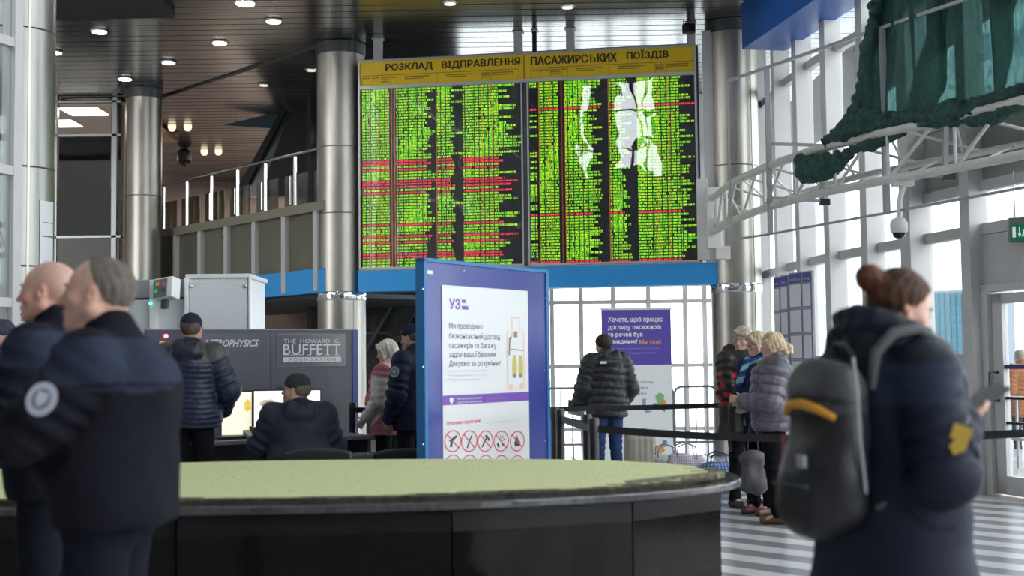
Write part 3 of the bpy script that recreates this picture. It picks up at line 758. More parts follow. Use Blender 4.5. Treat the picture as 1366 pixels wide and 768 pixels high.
# ================================================================ TRUSS, NET, TUBE FRAME, CCTV
tp = [(952, 264), (974, 246), (1001, 232.5), (1026, 221.5), (1072, 205), (1101, 196), (1143, 186), (1185, 175), (1221, 168), (1257, 160), (1319, 145), (1366, 133), (1420, 118)]
T = [on(x, y, 3.6) for x, y in tp]
def smooth(P, n=6):
    out = []
    for i in range(len(P)-1):
        a = P[max(i-1, 0)]; b = P[i]; c = P[i+1]; d = P[min(i+2, len(P)-1)]
        for k in range(n):
            t = k/n; out.append(.5*((2*b)+(c-a)*t+(2*a-5*b+4*c-d)*t*t+(3*b-a-3*c+d)*t**3))
    return out+[P[-1]]
T = smooth(T)
# even resample
def resample(P, ds):
    out = [P[0]]; acc = 0
    for a, b in zip(P[:-1], P[1:]):
        L = (b-a).length; t = ds-acc
        while t <= L: out.append(a.lerp(b, t/L)); t += ds
        acc = L-(t-ds)
    return out
T = resample(T, .12)
nT = len(T)
def off(i, a, z):   # offset towards the window wall
    d = (T[min(i+1, nT-1)]-T[max(i-1, 0)]).normalized(); n = Vector((-d.y, d.x, 0)); n = n if n.x > 0 else -n
    p = T[i]+n*a; return Vector((p.x, p.y, z))
m_tr = mat('cream_white_paint', (.62, .60, .57), .4, 0, .08, 6)
tr = empty('curved_truss', (T[0].x, T[0].y, 3.1), 0, 'white tubular lattice truss curving out from the right board column', 'truss')
tr.location = (0, 0, 0)
MB().tube(T, .048, 12).build('top_chord', m_tr, tr, True)
MB().tube([off(i, 0, 3.12) for i in range(nT)], .045, 12).build('bottom_chord', m_tr, tr, True)
rear = [off(i, .5*min(1, i/12), 3.2+.12*min(1, i/12)) for i in range(nT)]
MB().tube(rear, .035, 10).build('rear_chord', m_tr, tr, True)
for i in range(2, nT-6, 7):
    MB().tube([T[i], off(i, 0, 3.12)], .018, 8).build('strut', m_tr, tr, True)
    MB().tube([off(i, 0, 3.12), T[i+5]], .018, 8).build('diagonal', m_tr, tr, True)
    MB().tube([T[i+1], rear[min(i+6, nT-1)]], .014, 8).build('diagonal', m_tr, tr, True)
    MB().tube([off(i+2, 0, 3.12), rear[i+2]], .012, 8).build('diagonal', m_tr, tr, True)
    MB().tube([T[i], rear[max(i-3, 0)]], .014, 8).build('diagonal', m_tr, tr, True)
p = T[0]
MB().box(p.x-.1, p.x+.1, p.y-.02, p.y+.12, 2.9, 3.75).build('wall_plate', m_wpaint, tr, bevel=.005)
MB().box(p.x+.02, p.x+.22, p.y-.0, p.y+.1, 2.75, 2.93).build('foot_bracket', m_tr, tr)

# square tube frame in front of the truss
m_tube = mat('grey_tube', (.36, .36, .39), .45, .2)
tf = empty('tube_frame', (0, 0, 0), 0, 'thin grey square tube frame standing off the truss', 'frame')
def zat(x, y, z): return on(x, y, z)
zl = 2.80
Lp = [on(975, 320, zl), on(1028, 312, zl), on(1183, 284, zl), on(1366, 250, zl), on(1430, 236, zl)]
def up(p, px, py):    # height so the top end projects at py
    d = ray(px, py); t = p.y/d.y; return CAMH+d.z*t
tops = [(975, 108), (1028, 90), (1183, 37), (1300, 0)]
Tp = []
for p, (x, y) in zip([Lp[0], Lp[1], Lp[2]], tops[:3]): Tp.append(Vector((p.x, p.y, up(p, x, y))))
q = Lp[2].lerp(Lp[3], .64); Tp.append(Vector((q.x, q.y, up(q, 1300, 0)))); Tp.append(Vector((Lp[4].x, Lp[4].y, Tp[-1].z+.1)))
MB().tube(Tp, .016, square=True).build('top_rail', m_tube, tf)
MB().tube(Lp, .012, square=True).build('bottom_rail', m_tube, tf)
for a, b, r_ in ((Lp[0], Tp[0], .014), (Lp[1], Tp[1], .028), (Lp[2], Tp[2], .03)): MB().tube([a, b], r_, square=True).build('upright', m_tube, tf)
for xa, xb, ya, yb, i in ((1030, 1096, 192, 268, 1), (1185, 1261, 150, 234, 2)):
    Y = Lp[i].y; a = at(xa, ya, Y); b = at(xb, ya+2, Y-.45); c = at(xb, yb, Y-.45); d = at(xa, yb-4, Y)
    MB().tube([a, b], .018, square=True).tube([b, c], .024, square=True).tube([c, d], .018, square=True).build('side_bracket', m_tube, tf)
    MB().box(c.x-.02, c.x+.09, c.y-.03, c.y+.03, c.z-.05, c.z+.02).build('rubber_foot', m_black, tf)

# green debris net draped on the truss
m_net = bpy.data.materials.new('green_net'); m_net.use_nodes = True
n_ = m_net.node_tree.nodes; l_ = m_net.node_tree.links; p_ = n_['Principled BSDF']; p_.inputs['Base Color'].default_value = (.030, .095, .080, 1); p_.inputs['Roughness'].default_value = .8
ov = n_['Material Output']; mx = n_.new('ShaderNodeMixShader'); tb = n_.new('ShaderNodeBsdfTransparent'); tb.inputs[0].default_value = (.13, .27, .25, 1)
nt = n_.new('ShaderNodeTexNoise'); nt.inputs['Scale'].default_value = 9.0; nt.inputs['Detail'].default_value = 8; nt.inputs['Roughness'].default_value = .75
mrg = n_.new('ShaderNodeMapRange'); mrg.inputs['From Min'].default_value = .35; mrg.inputs['From Max'].default_value = .65; mrg.inputs['To Min'].default_value = .12; mrg.inputs['To Max'].default_value = .55
tcg = n_.new('ShaderNodeTexCoord'); mpg = n_.new('ShaderNodeMapping'); mpg.inputs['Scale'].default_value = (4, 4, 1.5); l_.new(tcg.outputs['Object'], mpg.inputs[0]); l_.new(mpg.outputs[0], nt.inputs[0])
l_.new(nt.outputs[0], mrg.inputs[0]); l_.new(mrg.outputs[0], mx.inputs[0]); l_.new(p_.outputs[0], mx.inputs[1]); l_.new(tb.outputs[0], mx.inputs[2]); l_.new(mx.outputs[0], ov.inputs[0])
net = empty('debris_net', (0, 0, 0), 0, 'torn dark green debris net hanging over the white truss', 'net')
ii = min(range(nT), key=lambda i: abs(T[i].x/T[i].y-(1143-683)/FPX))
N0 = T[ii:]; nn = len(N0)
def sheet(layer, seed, amp, z_top, wa, wb):
    rs = np.random.RandomState(seed); U = 150; V = 46; vs = []; fs = []
    ph = rs.rand(8)*6.28
    for v in range(V+1):
        t = v/V; z = 3.66+(z_top-3.66)*t
        for u in range(U+1):
            s_ = u/U
            # gathered edge: the left border leans to the right as it rises
            s0 = wa+.36*min(1, t/.9)**.9*(1-wa); s1 = wb+(.40*min(1, t/.9)**.9 if wb < 1 else 0)
            w = s0+(s1-s0)*s_
            f = w*(nn-1); i = min(int(f), nn-2); p = N0[i].lerp(N0[i+1], f-i)
            d = (N0[i+1]-N0[i]).normalized(); n = Vector((-d.y, d.x, 0)); n = n if n.x > 0 else -n
            fold = sum(math.sin(w*fr_+ph[j]+.6*math.sin(t*2.3+j))*a_ for j, (fr_, a_) in enumerate(((22, .08), (47, .05), (95, .025), (160, .010))))
            pinch = .35+.65*min(1, t*2.2)
            q = p+n*(fold*amp*pinch+.1*layer)+d*(.05*math.sin(w*60+ph[5])*pinch)
            sag = .05*math.sin(w*17+ph[3])*(1-t)
            vs.append((q.x, q.y, z+sag))
    for v in range(V):
        for u in range(U):
            a = v*(U+1)+u; fs.append((a, a+1, a+U+2, a+U+1))
    m_ = MB(); m_.v = vs; m_.f = fs; return m_
sheet(0, 1, 1.0, 7.2, 0, 1).build('hanging_sheet', m_net, net, True)
sheet(1, 5, .8, 7.2, .0, .10).build('second_layer', m_net, net, True)
sheet(1, 8, 1.2, 7.2, .27, .37).build('second_layer', m_net, net, True)
sheet(1, 9, 1.2, 7.2, .62, .70).build('second_layer', m_net, net, True)
sheet(2, 10, 1.2, 7.2, .0, .05).build('second_layer', m_net, net, True)
m_net2 = mat('green_net_bundle', (.022, .066, .058), .85, 0, .5, 18, bump=.8, bscale=30)
# gathered bunches rolled along the chord
def bunch(name, pts, rad, seed, res=.011, flat=None):
    lo = np.min([tuple(p) for p in pts], axis=0)-max(rad)*1.9; hi = np.max([tuple(p) for p in pts], axis=0)+max(rad)*1.9
    F = Field(lo, hi, res)
    for i in range(len(pts)-1): F.cap(pts[i], pts[i+1], rad[i], rad[i+1], .03)
    P, Q = F.mesh(); N = normals(P, Q)
    A = np.array(pts[0]); B = np.array(pts[-1]); ax = (B-A)/np.linalg.norm(B-A)
    ang = np.arctan2(P[:, 2]-(A[2]+B[2])/2, (P-A) @ np.cross(ax, (0, 0, 1))); s_ = (P-A) @ ax
    P = P+N*((np.sin(ang*5+s_*9+seed)*.25+wob(P, 34, seed)*.5+np.abs(np.sin(s_*26+ang*2+wob(P, 9, seed)*2))*.5)*np.mean(rad)*.42)[:, None]
    return np_mesh(name, P, Q, m_net2, net)
def Tat(px): 
    i = min(range(nT), key=lambda i: abs(T[i].x/T[i].y-(px-683)/FPX)); return T[i].copy()
a, b, c, d = Tat(1078), Tat(1105), Tat(1135), Tat(1165)
bunch('hanging_bunch', [a+Vector((0, 0, -.08)), a+Vector((.04, 0, -.17)), b+Vector((0, -.05, -.22)), c+Vector((0, 0, -.14))], [.09, .13, .12, .04], 1)
bunch('gathered_bunch', [b+Vector((0, 0, .04)), c+Vector((0, 0, .13)), d+Vector((0, 0, .16)), Tat(1190)+Vector((0, 0, .10))], [.04, .11, .12, .07], 3)
bunch('gathered_bunch', [Tat(1150)+Vector((0, 0, .15)), Tat(1159)+Vector((0, 0, .5)), Tat(1180)+Vector((0, 0, 1.3)), Tat(1206)+Vector((0, 0, 2.6))], [.12, .07, .06, .05], 9)
bunch('under_roll', [c+Vector((0, 0, -.1)), Tat(1170)+Vector((0, 0, -.09)), Tat(1210)+Vector((0, .05, -.05))], [.03, .06, .02], 4)
bunch('rolled_hem', [Tat(1190)+Vector((0, 0, .08)), Tat(1225)+Vector((0, 0, .09)), Tat(1250)+Vector((0, 0, .06))], [.05, .06, .08], 5)
bunch('rolled_hem', [Tat(1247)+Vector((0, 0, .04)), Tat(1275)+Vector((0, 0, .05)), Tat(1312)+Vector((0, 0, .02))], [.07, .12, .06], 6)
bunch('rolled_hem', [Tat(1310)+Vector((0, 0, .08)), Tat(1340)+Vector((0, 0, .08)), Tat(1375)+Vector((0, 0, .10))], [.05, .05, .05], 7)
bunch('under_roll', [Tat(1308)+Vector((0, .05, -.06)), Tat(1335)+Vector((0, .05, -.08)), Tat(1370)+Vector((0, .05, -.04))], [.05, .07, .04], 8)

# cctv camera under the truss
i = min(range(nT), key=lambda i: abs(T[i].x/T[i].y-(1208-683)/FPX)); p = off(i, .05, 3.08)
cc = empty('security_camera', p, 0, 'white security camera hanging on an arm below the truss', 'camera')
MB().box(-.09, .12, -.05, .05, -.04, .03).build('mount_plate', m_wpaint, cc, bevel=.008)
MB().tube([(.02, 0, -.02), (-.02, 0, -.18), (-.03, 0, -.36)], [.03, .026, .03], 14).build('arm', m_wpaint, cc, True)
MB().lathe((-.035, 0, -.5), [(.07, 0), (.085, .02), (.085, .09), (.06, .14), (.03, .15)], 28).build('housing', m_wpaint, cc, True)
MB().lathe((-.035, 0, -.56), [(.012, 0), (.045, .012), (.062, .04), (.066, .065)], 28).build('dome', mat('dark_gloss', (.01, .01, .012), .1), cc, True)

# green exit sign
pe_ = Panel((at(1348, 300, 12.1).x, 12.1), R(-10)); ex = pe_.root('exit_sign', 'green emergency exit sign with arrow and running figure', 'sign')
w = .36; za, zb_ = pe_.z(1349, 321), pe_.z(1349, 300)
MB().box(-.01, w+.01, .0, .09, za-.01, zb_+.07).build('housing', mat('sign_housing', (.2, .2, .2), .4), ex, bevel=.003)
mgs = mat('sign_green', (.0, .16, .08), .4, emit=(.0, .16, .08), estr=.35); mws = mat('sign_white', (.8, .85, .8), .4, emit=(.8, .9, .85), estr=.4)
MB().box(0, w, -.012, .0, za, zb_).build('face', mgs, ex); hh = zb_-za
pic = MB().rect(.012, za+.2*hh, .04, za+.85*hh, -.014)
pic.poly([(.06, za+.45*hh), (.075, za+.2*hh), (.09, za+.45*hh)], -.014).rect(.071, za+.4*hh, .079, za+.85*hh, -.014)
pic.disc((.135, -.014, za+.82*hh), .011).line(.13, za+.72*hh, .115, za+.42*hh, .02, -.014).line(.115, za+.44*hh, .14, za+.2*hh, .012, -.014).line(.115, za+.44*hh, .095, za+.25*hh, .012, -.014).line(.13, za+.7*hh, .155, za+.55*hh, .01, -.014).line(.13, za+.7*hh, .105, za+.6*hh, .01, -.014)
tag(pic.rect(.19, za+.2*hh, .24, za+.85*hh, -.014).build('pictogram', mws, ex), kind='stuff')
MB().tube([(.05, .04, zb_+.06), (.05, .04, 3.1)], .008).tube([(w-.05, .04, zb_+.06), (w-.05, .04, 3.1)], .008).build('hanger', m_chrome, ex)
# ================================================================ PLANTER
m_turf = mat('artificial_turf', (.50, .52, .27), .9, 0, .03, 40, bump=.25, bscale=220)
m_gran = mat('black_granite', (.008, .0075, .008), .07, 0, .3, 60, spec=.12)
m_rim = mat('glossy_dark_rim', (.05, .047, .05), .10, 0, .3, 30, spec=.7)
PC = Vector((-1.22, 6.92)); PYAW = R(2.0); HT = .75
Acx, Bcx = 2.42, 1.22
pl = empty('planter', (PC.x, PC.y, 0), PYAW, 'large oval black planter topped with pale green artificial turf', 'planter')
def oval(a, b, n, e=2.25, t0=0):
    out = []
    for k in range(n):
        t = 2*math.pi*k/n+t0; c, s_ = math.cos(t), math.sin(t)
        out.append((a*math.copysign(abs(c)**(2/e), c), b*math.copysign(abs(s_)**(2/e), s_)))
    return out
o1 = oval(Acx, Bcx, 96)
mb = MB(); mb.prism(o1, HT-.05, HT-.012); mb.build('rim_slab', m_rim, pl, bevel=.008, seg=2)
NF = 14
o2 = oval(Acx-.06, Bcx-.05, NF, t0=.12)
for k in range(NF):     # granite facets under the rim
    a, b = Vector(o2[k]), Vector(o2[(k+1) % NF]); d = (b-a).normalized(); n = Vector((d.y, -d.x)); a2 = a+d*.004; b2 = b-d*.004
    MB().hexa([(a2.x, a2.y, .0), (b2.x, b2.y, .0), (b2.x-n.x*.03, b2.y-n.y*.03, .0), (a2.x-n.x*.03, a2.y-n.y*.03, .0)][::1],
              [(a2.x, a2.y, HT-.055), (b2.x, b2.y, HT-.055), (b2.x-n.x*.03, b2.y-n.y*.03, HT-.055), (a2.x-n.x*.03, a2.y-n.y*.03, HT-.055)]).build('granite_panel', m_gran, pl)
    if k >= 7 or k == 0: MB().hexa([(p.x+n.x*.004, p.y+n.y*.004, .60) for p in (a2, b2)]+[(b2.x, b2.y, .60), (a2.x, a2.y, .60)], [(p.x+n.x*.004, p.y+n.y*.004, .688) for p in (a2, b2)]+[(b2.x, b2.y, .688), (a2.x, a2.y, .688)]).build('apron_strip', mat('black_granite_dull', (.012, .0115, .013), .2, 0, .1, 50, spec=.2), pl)
MB().prism(oval(Acx-.12, Bcx-.11, NF, t0=.12), 0, HT-.06).build('core', m_black, pl)
rs = random.Random(4)
edge = [(x*(1+rs.uniform(-.003, .003)), y*(1+rs.uniform(-.004, .004))) for x, y in oval(Acx-.17, Bcx-.12, 120)]
MB().prism([(x*1.006, y*1.01) for x, y in edge], HT-.012, HT+.006).build('turf_backing', mat('torn_dark_edge', (.03, .028, .022), .8, 0, .5, 30), pl)
tf_ = MB().prism(edge, HT+.006, HT+.016).build('turf', m_turf, pl)
# short blades along the turf so it is a pile and not a plane
bl = MB(); 
for k in range(6000):
    t = rs.uniform(0, 6.283); r_ = math.sqrt(rs.random())*.985; c, s_ = math.cos(t), math.sin(t)
    x = (Acx-.18)*math.copysign(abs(c)**(2/2.25), c)*r_; y = (Bcx-.13)*math.copysign(abs(s_)**(2/2.25), s_)*r_
    a = rs.uniform(0, 6.28); w = .003; dx, dy = math.cos(a)*w, math.sin(a)*w; lx, ly = rs.uniform(-.006, .006), rs.uniform(-.006, .006)
    b = len(bl.v); bl.v += [(x-dx, y-dy, HT+.015), (x+dx, y+dy, HT+.015), (x+lx, y+ly, HT+.015+rs.uniform(.003, .006))]; bl.f.append((b, b+1, b+2))
o = bl.build('turf_blade', m_turf, pl); o['kind'] = 'stuff'
ed = MB()
for k in range(0, 120):
    x, y = edge[k]; 
    if y > .2: continue
    ed.box(x-.09, x+.09, y-.008, y+.012, HT+.004, HT+.012+rs.uniform(0, .007))
o = ed.build('frayed_edge', mat('frayed_backing', (.12, .11, .07), .8, 0, .6, 30), pl); o['kind'] = 'stuff'
MB().hexa([(Acx*.72, -Bcx*.62, HT+.0), (Acx*.93, -Bcx*.3, HT), (Acx*.95, -Bcx*.24, HT), (Acx*.72, -Bcx*.5, HT)], [(Acx*.72, -Bcx*.62, HT+.02), (Acx*.93, -Bcx*.3, HT+.035), (Acx*.95, -Bcx*.24, HT+.035), (Acx*.72, -Bcx*.5, HT+.02)]).build('torn_strip', mat('frayed_backing', (.12, .11, .07), .8), pl)

# ================================================================ TALL INFORMATION BOARD
A = at(567, 480, 9.4); B = at(731, 480, 10.8)
pi = Panel.two(A, B); W_ = pi.u(731, 480); Zt = 2.10
ib = pi.root('information_board', 'tall blue framed notice board with a white security poster', 'notice board')
m_navy = mat('royal_blue_board', (.034, .052, .25), .25, 0, .12, .8, coat=.08); m_edge = mat('blue_edge', (.015, .14, .36), .4)
m_post = mat('poster_white', (.66, .66, .67), .4); m_vio = mat('poster_violet', (.16, .065, .36), .4); m_tx = mat('poster_text', (.09, .075, .15), .5)
m_fnt = mat('poster_faint', (.58, .57, .60), .5); m_red = mat('poster_red', (.70, .06, .08), .5); m_bkp = mat('poster_black', (.05, .05, .06), .5)
MB().box(0, W_, 0, .05, .35, Zt).build('board', m_navy, ib)
MB().box(-.02, .02, -.012, .07, .1, Zt+.02).box(W_-.03, W_+.015, -.012, .07, .1, Zt+.02).box(-.02, W_+.015, -.012, .07, Zt-.005, Zt+.025).box(0, W_, -.012, .07, .33, .37).build('edge_frame', m_edge, ib, bevel=.003)
for x in (.12, W_-.12): MB().box(x-.03, x+.03, -.25, .3, 0, .03).box(x-.02, x+.02, .0, .05, .03, .34).build('foot', m_dgrey, ib)
for x, y in ((563.5, 385), (563.5, 489), (563.5, 592), (727, 398), (727, 494), (727, 588), (618, 361), (676, 366)):
    u_, z = pi.uv(x, y); MB().lathe((0, 0, 0), [(.009, -.004), (.006, .004)], 10).build('bolt', m_chrome, ib).matrix_local = Matrix.Translation((u_, -.004, z)) @ Matrix.Rotation(R(90), 4, 'X')
def Z(x, y): return pi.uv(x, y)
u0, zp = Z(588.5, 379); u1, zp1 = Z(703, 388.5); zp = (zp+zp1)/2; pz0 = .42
ps = MB().box(u0, u1, -.006, -.0005, pz0, zp).build('poster', m_post, ib)
yb = -.0075
def T_(body, x0, y0, x1, y1, m, bold=.004, y=yb):   # by pixel box of the photo, laid out on the sign itself
    a, za = Z(x0, y1); b, _ = Z(x1, y1); _, zc = Z(x0, y0); return txt(body, a, za, b-a, zc-za, m, ps, y, bold=bold)
b0, zb0 = Z(588.5, 527.5); _, zb1 = Z(588.5, 540.5)
MB().rect(u0, zb1, u1, zb0, yb).build('violet_band', m_vio, ps)
T_('УЗ', 598, 397.5, 613, 412, m_vio, .03)
lg = MB(); a, z2 = Z(615, 412.5); b, z3 = Z(626, 399); 
lg.poly([(a, z2), (a+.09, z2), (a+.08, z2+.028), (a, z2+.028)], yb).poly([(a, z3-.03), (a+.062, z3-.03), (a+.045, z3-.005), (a, z3-.005)], yb).build('emblem', m_vio, ps)
for body, x1, y in (('Ми проводимо', 643, 430), ('безконтактний догляд', 666, 443), ('пасажирів та багажу', 661, 456), ('задля вашої безпеки.', 661.5, 468), ('Дякуємо за розуміння!', 667, 480.5)):
    dsc = 0; T_(body, 598, y, x1, y+10, m_tx, .002)
for y, x1 in ((493, 650), (499, 652), (505, 640)): T_('We carry out contactless screening of luggage'[:36], 598, y, x1, y+4, m_fnt, 0)
T_('Якщо ви помітили на вокзалі', 608, 530, 641, 533.5, m_post, .01, yb-.001); T_('зверніться до охорони вокзалу', 608, 535, 642, 538.5, m_post, .01, yb-.001)
T_('If you notice something', 648, 530, 673, 533, mat('poster_lilac', (.36, .25, .55), .5), 0, yb-.001); T_('suspicious contact staff', 648, 535, 676, 538, mat('poster_lilac', (.36, .25, .55), .5), 0, yb-.001)
a, z2 = Z(599, 539); b, z3 = Z(604, 530)
MB().poly([(a+.02, z2-.004), (a+.045, z2+.025), (a+.045, z3), (a-.005, z3), (a-.005, z2+.025)], yb-.001).build('shield', m_post, ps)
T_('Заборонено перевозити!', 594, 561.5, 640, 568, m_red, .004)
T_('It is forbidden to carry', 648, 562, 684, 566, m_fnt, 0)
RX = (.5*(Z(616, 588)[0]-Z(591, 588)[0]))*.9; 
ring = MB(); ico = MB()
rz_ = .082; 
for row, y in enumerate((588, 620.5, 652)):
    for j, x in enumerate((603, 625, 646.5, 667.5, 689)):
        u_, z = Z(x, y); rx = .062 if False else rz_
        if z < pz0+.1: continue
        sx_ = RX/rz_
        ring.ring((u_, yb-.001, z), rz_*.9, rz_, 30, sx_); c = .70
        ring.line(u_-RX*c, z+rz_*c, u_+RX*c, z-rz_*c, .009, yb-.001)
        q = lambda x_, z_: (u_+x_*RX, z+z_*rz_)
        if j == 0 or (row and j == 3): ico.poly([q(-.5, .05), q(.45, .55), q(.55, .35), q(.0, .0), q(-.1, -.55), q(-.4, -.5), q(-.25, -.05)], yb)
        elif j == 1: ico.poly([q(-.35, -.6), q(-.2, -.65), q(.1, .0), q(-.05, .05)], yb).poly([q(-.05, .05), q(.1, .0), q(.4, .5), q(.3, .6)], yb)
        elif j == 2: ico.poly([q(-.5, -.5), q(-.4, -.6), q(.25, .3), q(.1, .4)], yb).poly([q(-.1, .5), q(.2, .6), q(.6, .1), q(.4, -.05), q(.25, .25)], yb)
        elif j == 3: ico.line(*q(-.1, .6), *q(-.05, .25), .008, yb).line(*q(.3, .5), *q(.1, .2), .008, yb).line(*q(.55, .2), *q(.2, .05), .008, yb).poly([q(-.55, -.2), q(-.3, -.1), q(-.2, -.6), q(-.5, -.5)], yb).poly([q(.1, -.2), q(.5, -.35), q(.1, -.5)], yb)
        else: ico.poly([q(-.35, -.5), q(.35, -.5), q(.4, -.1), q(.1, .2), q(.0, .65), q(-.15, .2), q(-.4, -.1)], yb)
ring.build('prohibition_ring', m_red, ps); tag(ico.build('pictogram', m_bkp, ps), kind='stuff')
# x-ray picture of a suitcase
sk = [Z(675, 440), Z(699, 519)]; xa, za = sk[0]; xb, zb = sk[1]; w = xb-xa; h = za-zb
m_sal = mat('scan_salmon', (.72, .47, .36), .5); m_yl = mat('scan_yellow', (.50, .42, .10), .5); m_gn = mat('scan_grey', (.20, .17, .18), .5); m_pal = mat('scan_pale', (.70, .62, .58), .5)
MB().rect(xa+.02*w, zb+.03*h, xa+.98*w, za, yb+.0008).build('scan_body', m_pal, ps)
MB().rect(xa+.08*w, zb+.08*h, xa+.92*w, za-.04*h, yb+.0004).build('scan_inner', m_post, ps)
l1 = MB()
for x in (.0, .95): l1.rect(xa+x*w, zb+.02*h, xa+(x+.05)*w, za, yb)
l1.rect(xa+.1*w, zb+.0*h, xa+.3*w, zb+.1*h, yb).rect(xa+.7*w, zb, xa+.9*w, zb+.1*h, yb).rect(xa+.2*w, za-.1*h, xa+.5*w, za-.03*h, yb).rect(xa+.28*w, za, xa+.33*w, za+.2*h, yb).rect(xa+.7*w, za, xa+.75*w, za+.2*h, yb).rect(xa+.28*w, za+.2*h, xa+.75*w, za+.22*h, yb).build('scan_lines', m_sal, ps)
s2_ = MB()
for x in (.42, .78): s2_.poly([(xa+(x-.12)*w, zb+.2*h), (xa+(x+.1)*w, zb+.2*h), (xa+(x+.14)*w, zb+.36*h), (xa+(x+.08)*w, zb+.58*h), (xa+(x-.1)*w, zb+.58*h), (xa+(x-.14)*w, zb+.36*h)], yb-.0003)
s2_.build('scan_shoe', m_yl, ps)
s3 = MB().poly([(xa+.08*w, za-.72*h+.3*h), (xa+.16*w, za-.72*h+.3*h), (xa+.2*w, za-.2*h), (xa+.3*w, za-.1*h), (xa+.12*w, za-.12*h)], yb-.0003).rect(xa+.4*w, za-.12*h, xa+.6*w, za-.02*h, yb-.0003).line(xa+.2*w, za-.32*h, xa+.95*w, za-.34*h, .008, yb-.0003)
for x in (.42, .78): s3.rect(xa+(x-.1)*w, zb+.2*h, xa+(x+.09)*w, zb+.27*h, yb-.0005)
s3.build('scan_metal', m_gn, ps)
MB().rect(.03, Zt-.09, .10, Zt-.065, -.001).build('small_label', m_post, ib)

# ================================================================ ROLL UP BANNER
A = at(803, 480, 16.2); B = at(896, 480, 16.3); pr = Panel.two(A, B); Wb = pr.u(896, 480)
rb = pr.root('roll_up_banner', 'purple and white roll up banner on the floor behind the man in the puffer jacket', 'banner')
zt = pr.z(850, 413); zm = pr.z(850, 486.5); m_pur = mat('banner_purple', (.09, .055, .40), .45, emit=None); m_bw = mat('banner_white', (.85, .86, .87), .5); m_or = mat('banner_orange', (.85, .33, .10), .5)
MB().box(0, Wb, 0, .004, zm, zt).build('purple_field', m_pur, rb); MB().box(0, Wb, 0, .004, .07, zm).build('white_field', m_bw, rb)
MB().box(-.01, Wb+.01, -.012, .016, zt, zt+.025).build('top_rail', m_al, rb); MB().box(-.01, Wb+.01, -.05, .08, 0, .07).build('base_cassette', m_al, rb, bevel=.01)
def TB(body, x0, y0, x1, y1, m, bold=.02):
    a, za = pr.uv(x0, y1); b = pr.u(x1, y1); zc = pr.z(x0, y0); return txt(body, a, za, b-a, zc-za, m, rb, -.002, bold=bold)
TB('Хочете, щоб процес', 811, 422.5, 884, 431, m_bw); TB('догляду пасажирів', 811, 432.5, 882, 441, m_bw); TB('та речей був', 811, 442.5, 857.5, 450.5, m_bw); TB('швидким?', 811, 452.5, 850.5, 459, m_bw); TB('Ми теж!', 853, 452.5, 882, 459, m_or)
m_li = mat('banner_lilac', (.30, .27, .62), .5); TB('Let us speed up the process of checking', 811, 463, 880, 467, m_li, 0); TB('passengers and luggage to be fast!', 811, 469, 876, 473, m_li, 0)
m_gt = mat('banner_grey_text', (.22, .22, .30), .5)
for body, x0, x1, y in (('Покладіть на стрічку', 811, 872, 508), ('одяг та передайте', 811, 865, 515.5), ('валізи та багажу', 811, 863, 523), ('металеві речі на стіл', 811, 863, 571), ('ключі та телефони.', 811, 869, 579)): TB(body, x0, y, x1, y+4.5, m_gt, .004)
def bq(px, py): return pr.uv(px, py)
def blob(pts, m, nm): MB().poly([bq(*p) for p in pts], -.0025).build(nm, m, rb)
blob([(874, 528), (880, 523), (886, 526), (885, 537), (877, 539)], mat('banner_green', (.22, .52, .20), .5), 'green_shape')
blob([(868, 541), (874, 537), (887, 543), (887, 550), (884, 547), (870, 543), (869, 551)], m_gt, 'conveyor_shape'); blob([(856, 532), (862, 531), (861, 543), (868, 549), (862, 551), (858, 545)], mat('banner_bluegrey', (.30, .38, .52), .5), 'figure_shape'); blob([(880, 538), (886, 532), (889, 536), (884, 546)], m_or, 'orange_shape'); blob([(876, 595), (883, 592), (887, 601), (880, 606)], m_or, 'orange_shape'); blob([(884, 585), (890, 588), (889, 596), (885, 595)], m_gt, 'figure_shape')

# ================================================================ BELT BARRIERS
m_belt = mat('black_belt', (.010, .010, .012), .6)
def stanchion(p, label, h=1.0):
    t = empty('barrier_post', (p.x, p.y, 0), 0, label, 'barrier post', 'belt barrier posts')
    MB().lathe((0, 0, 0), [(.17, 0), (.17, .012), (.03, .03)], 28).build('base', m_black, t, True)
    MB().cyl((0, 0), .032, .025, h-.1, 18).build('pole', m_black, t, True)
    MB().lathe((0, 0, h-.1), [(.036, 0), (.036, .088), (.028, .1)], 20).build('belt_head', m_black, t, True); return Vector((p.x, p.y, h-.07))
def gp(px, Y): p = at(px, 480, Y); return p
a1 = stanchion(gp(739, 10.2), 'black barrier post half hidden by the information board edge', 1.0); a2 = stanchion(gp(746.5, 9.75), 'black barrier post just right of the information board, second from it', 1.0)
a3 = stanchion(gp(782, 9.2), 'black barrier post below the puffer jacket, rear one of the pair', .98); a4 = stanchion(gp(791, 8.6), 'black barrier post below the puffer jacket, front one of the pair', .98)
a5 = stanchion(gp(1440, 7.5), 'black barrier post outside the right edge holding the long belt', 1.0)
b0_ = stanchion(gp(470, 12.0), 'black barrier post beside the grey partition at the far belt', 1.0); b1_ = stanchion(gp(1026, 12.35), 'black barrier post hidden behind the waiting women', 1.0)
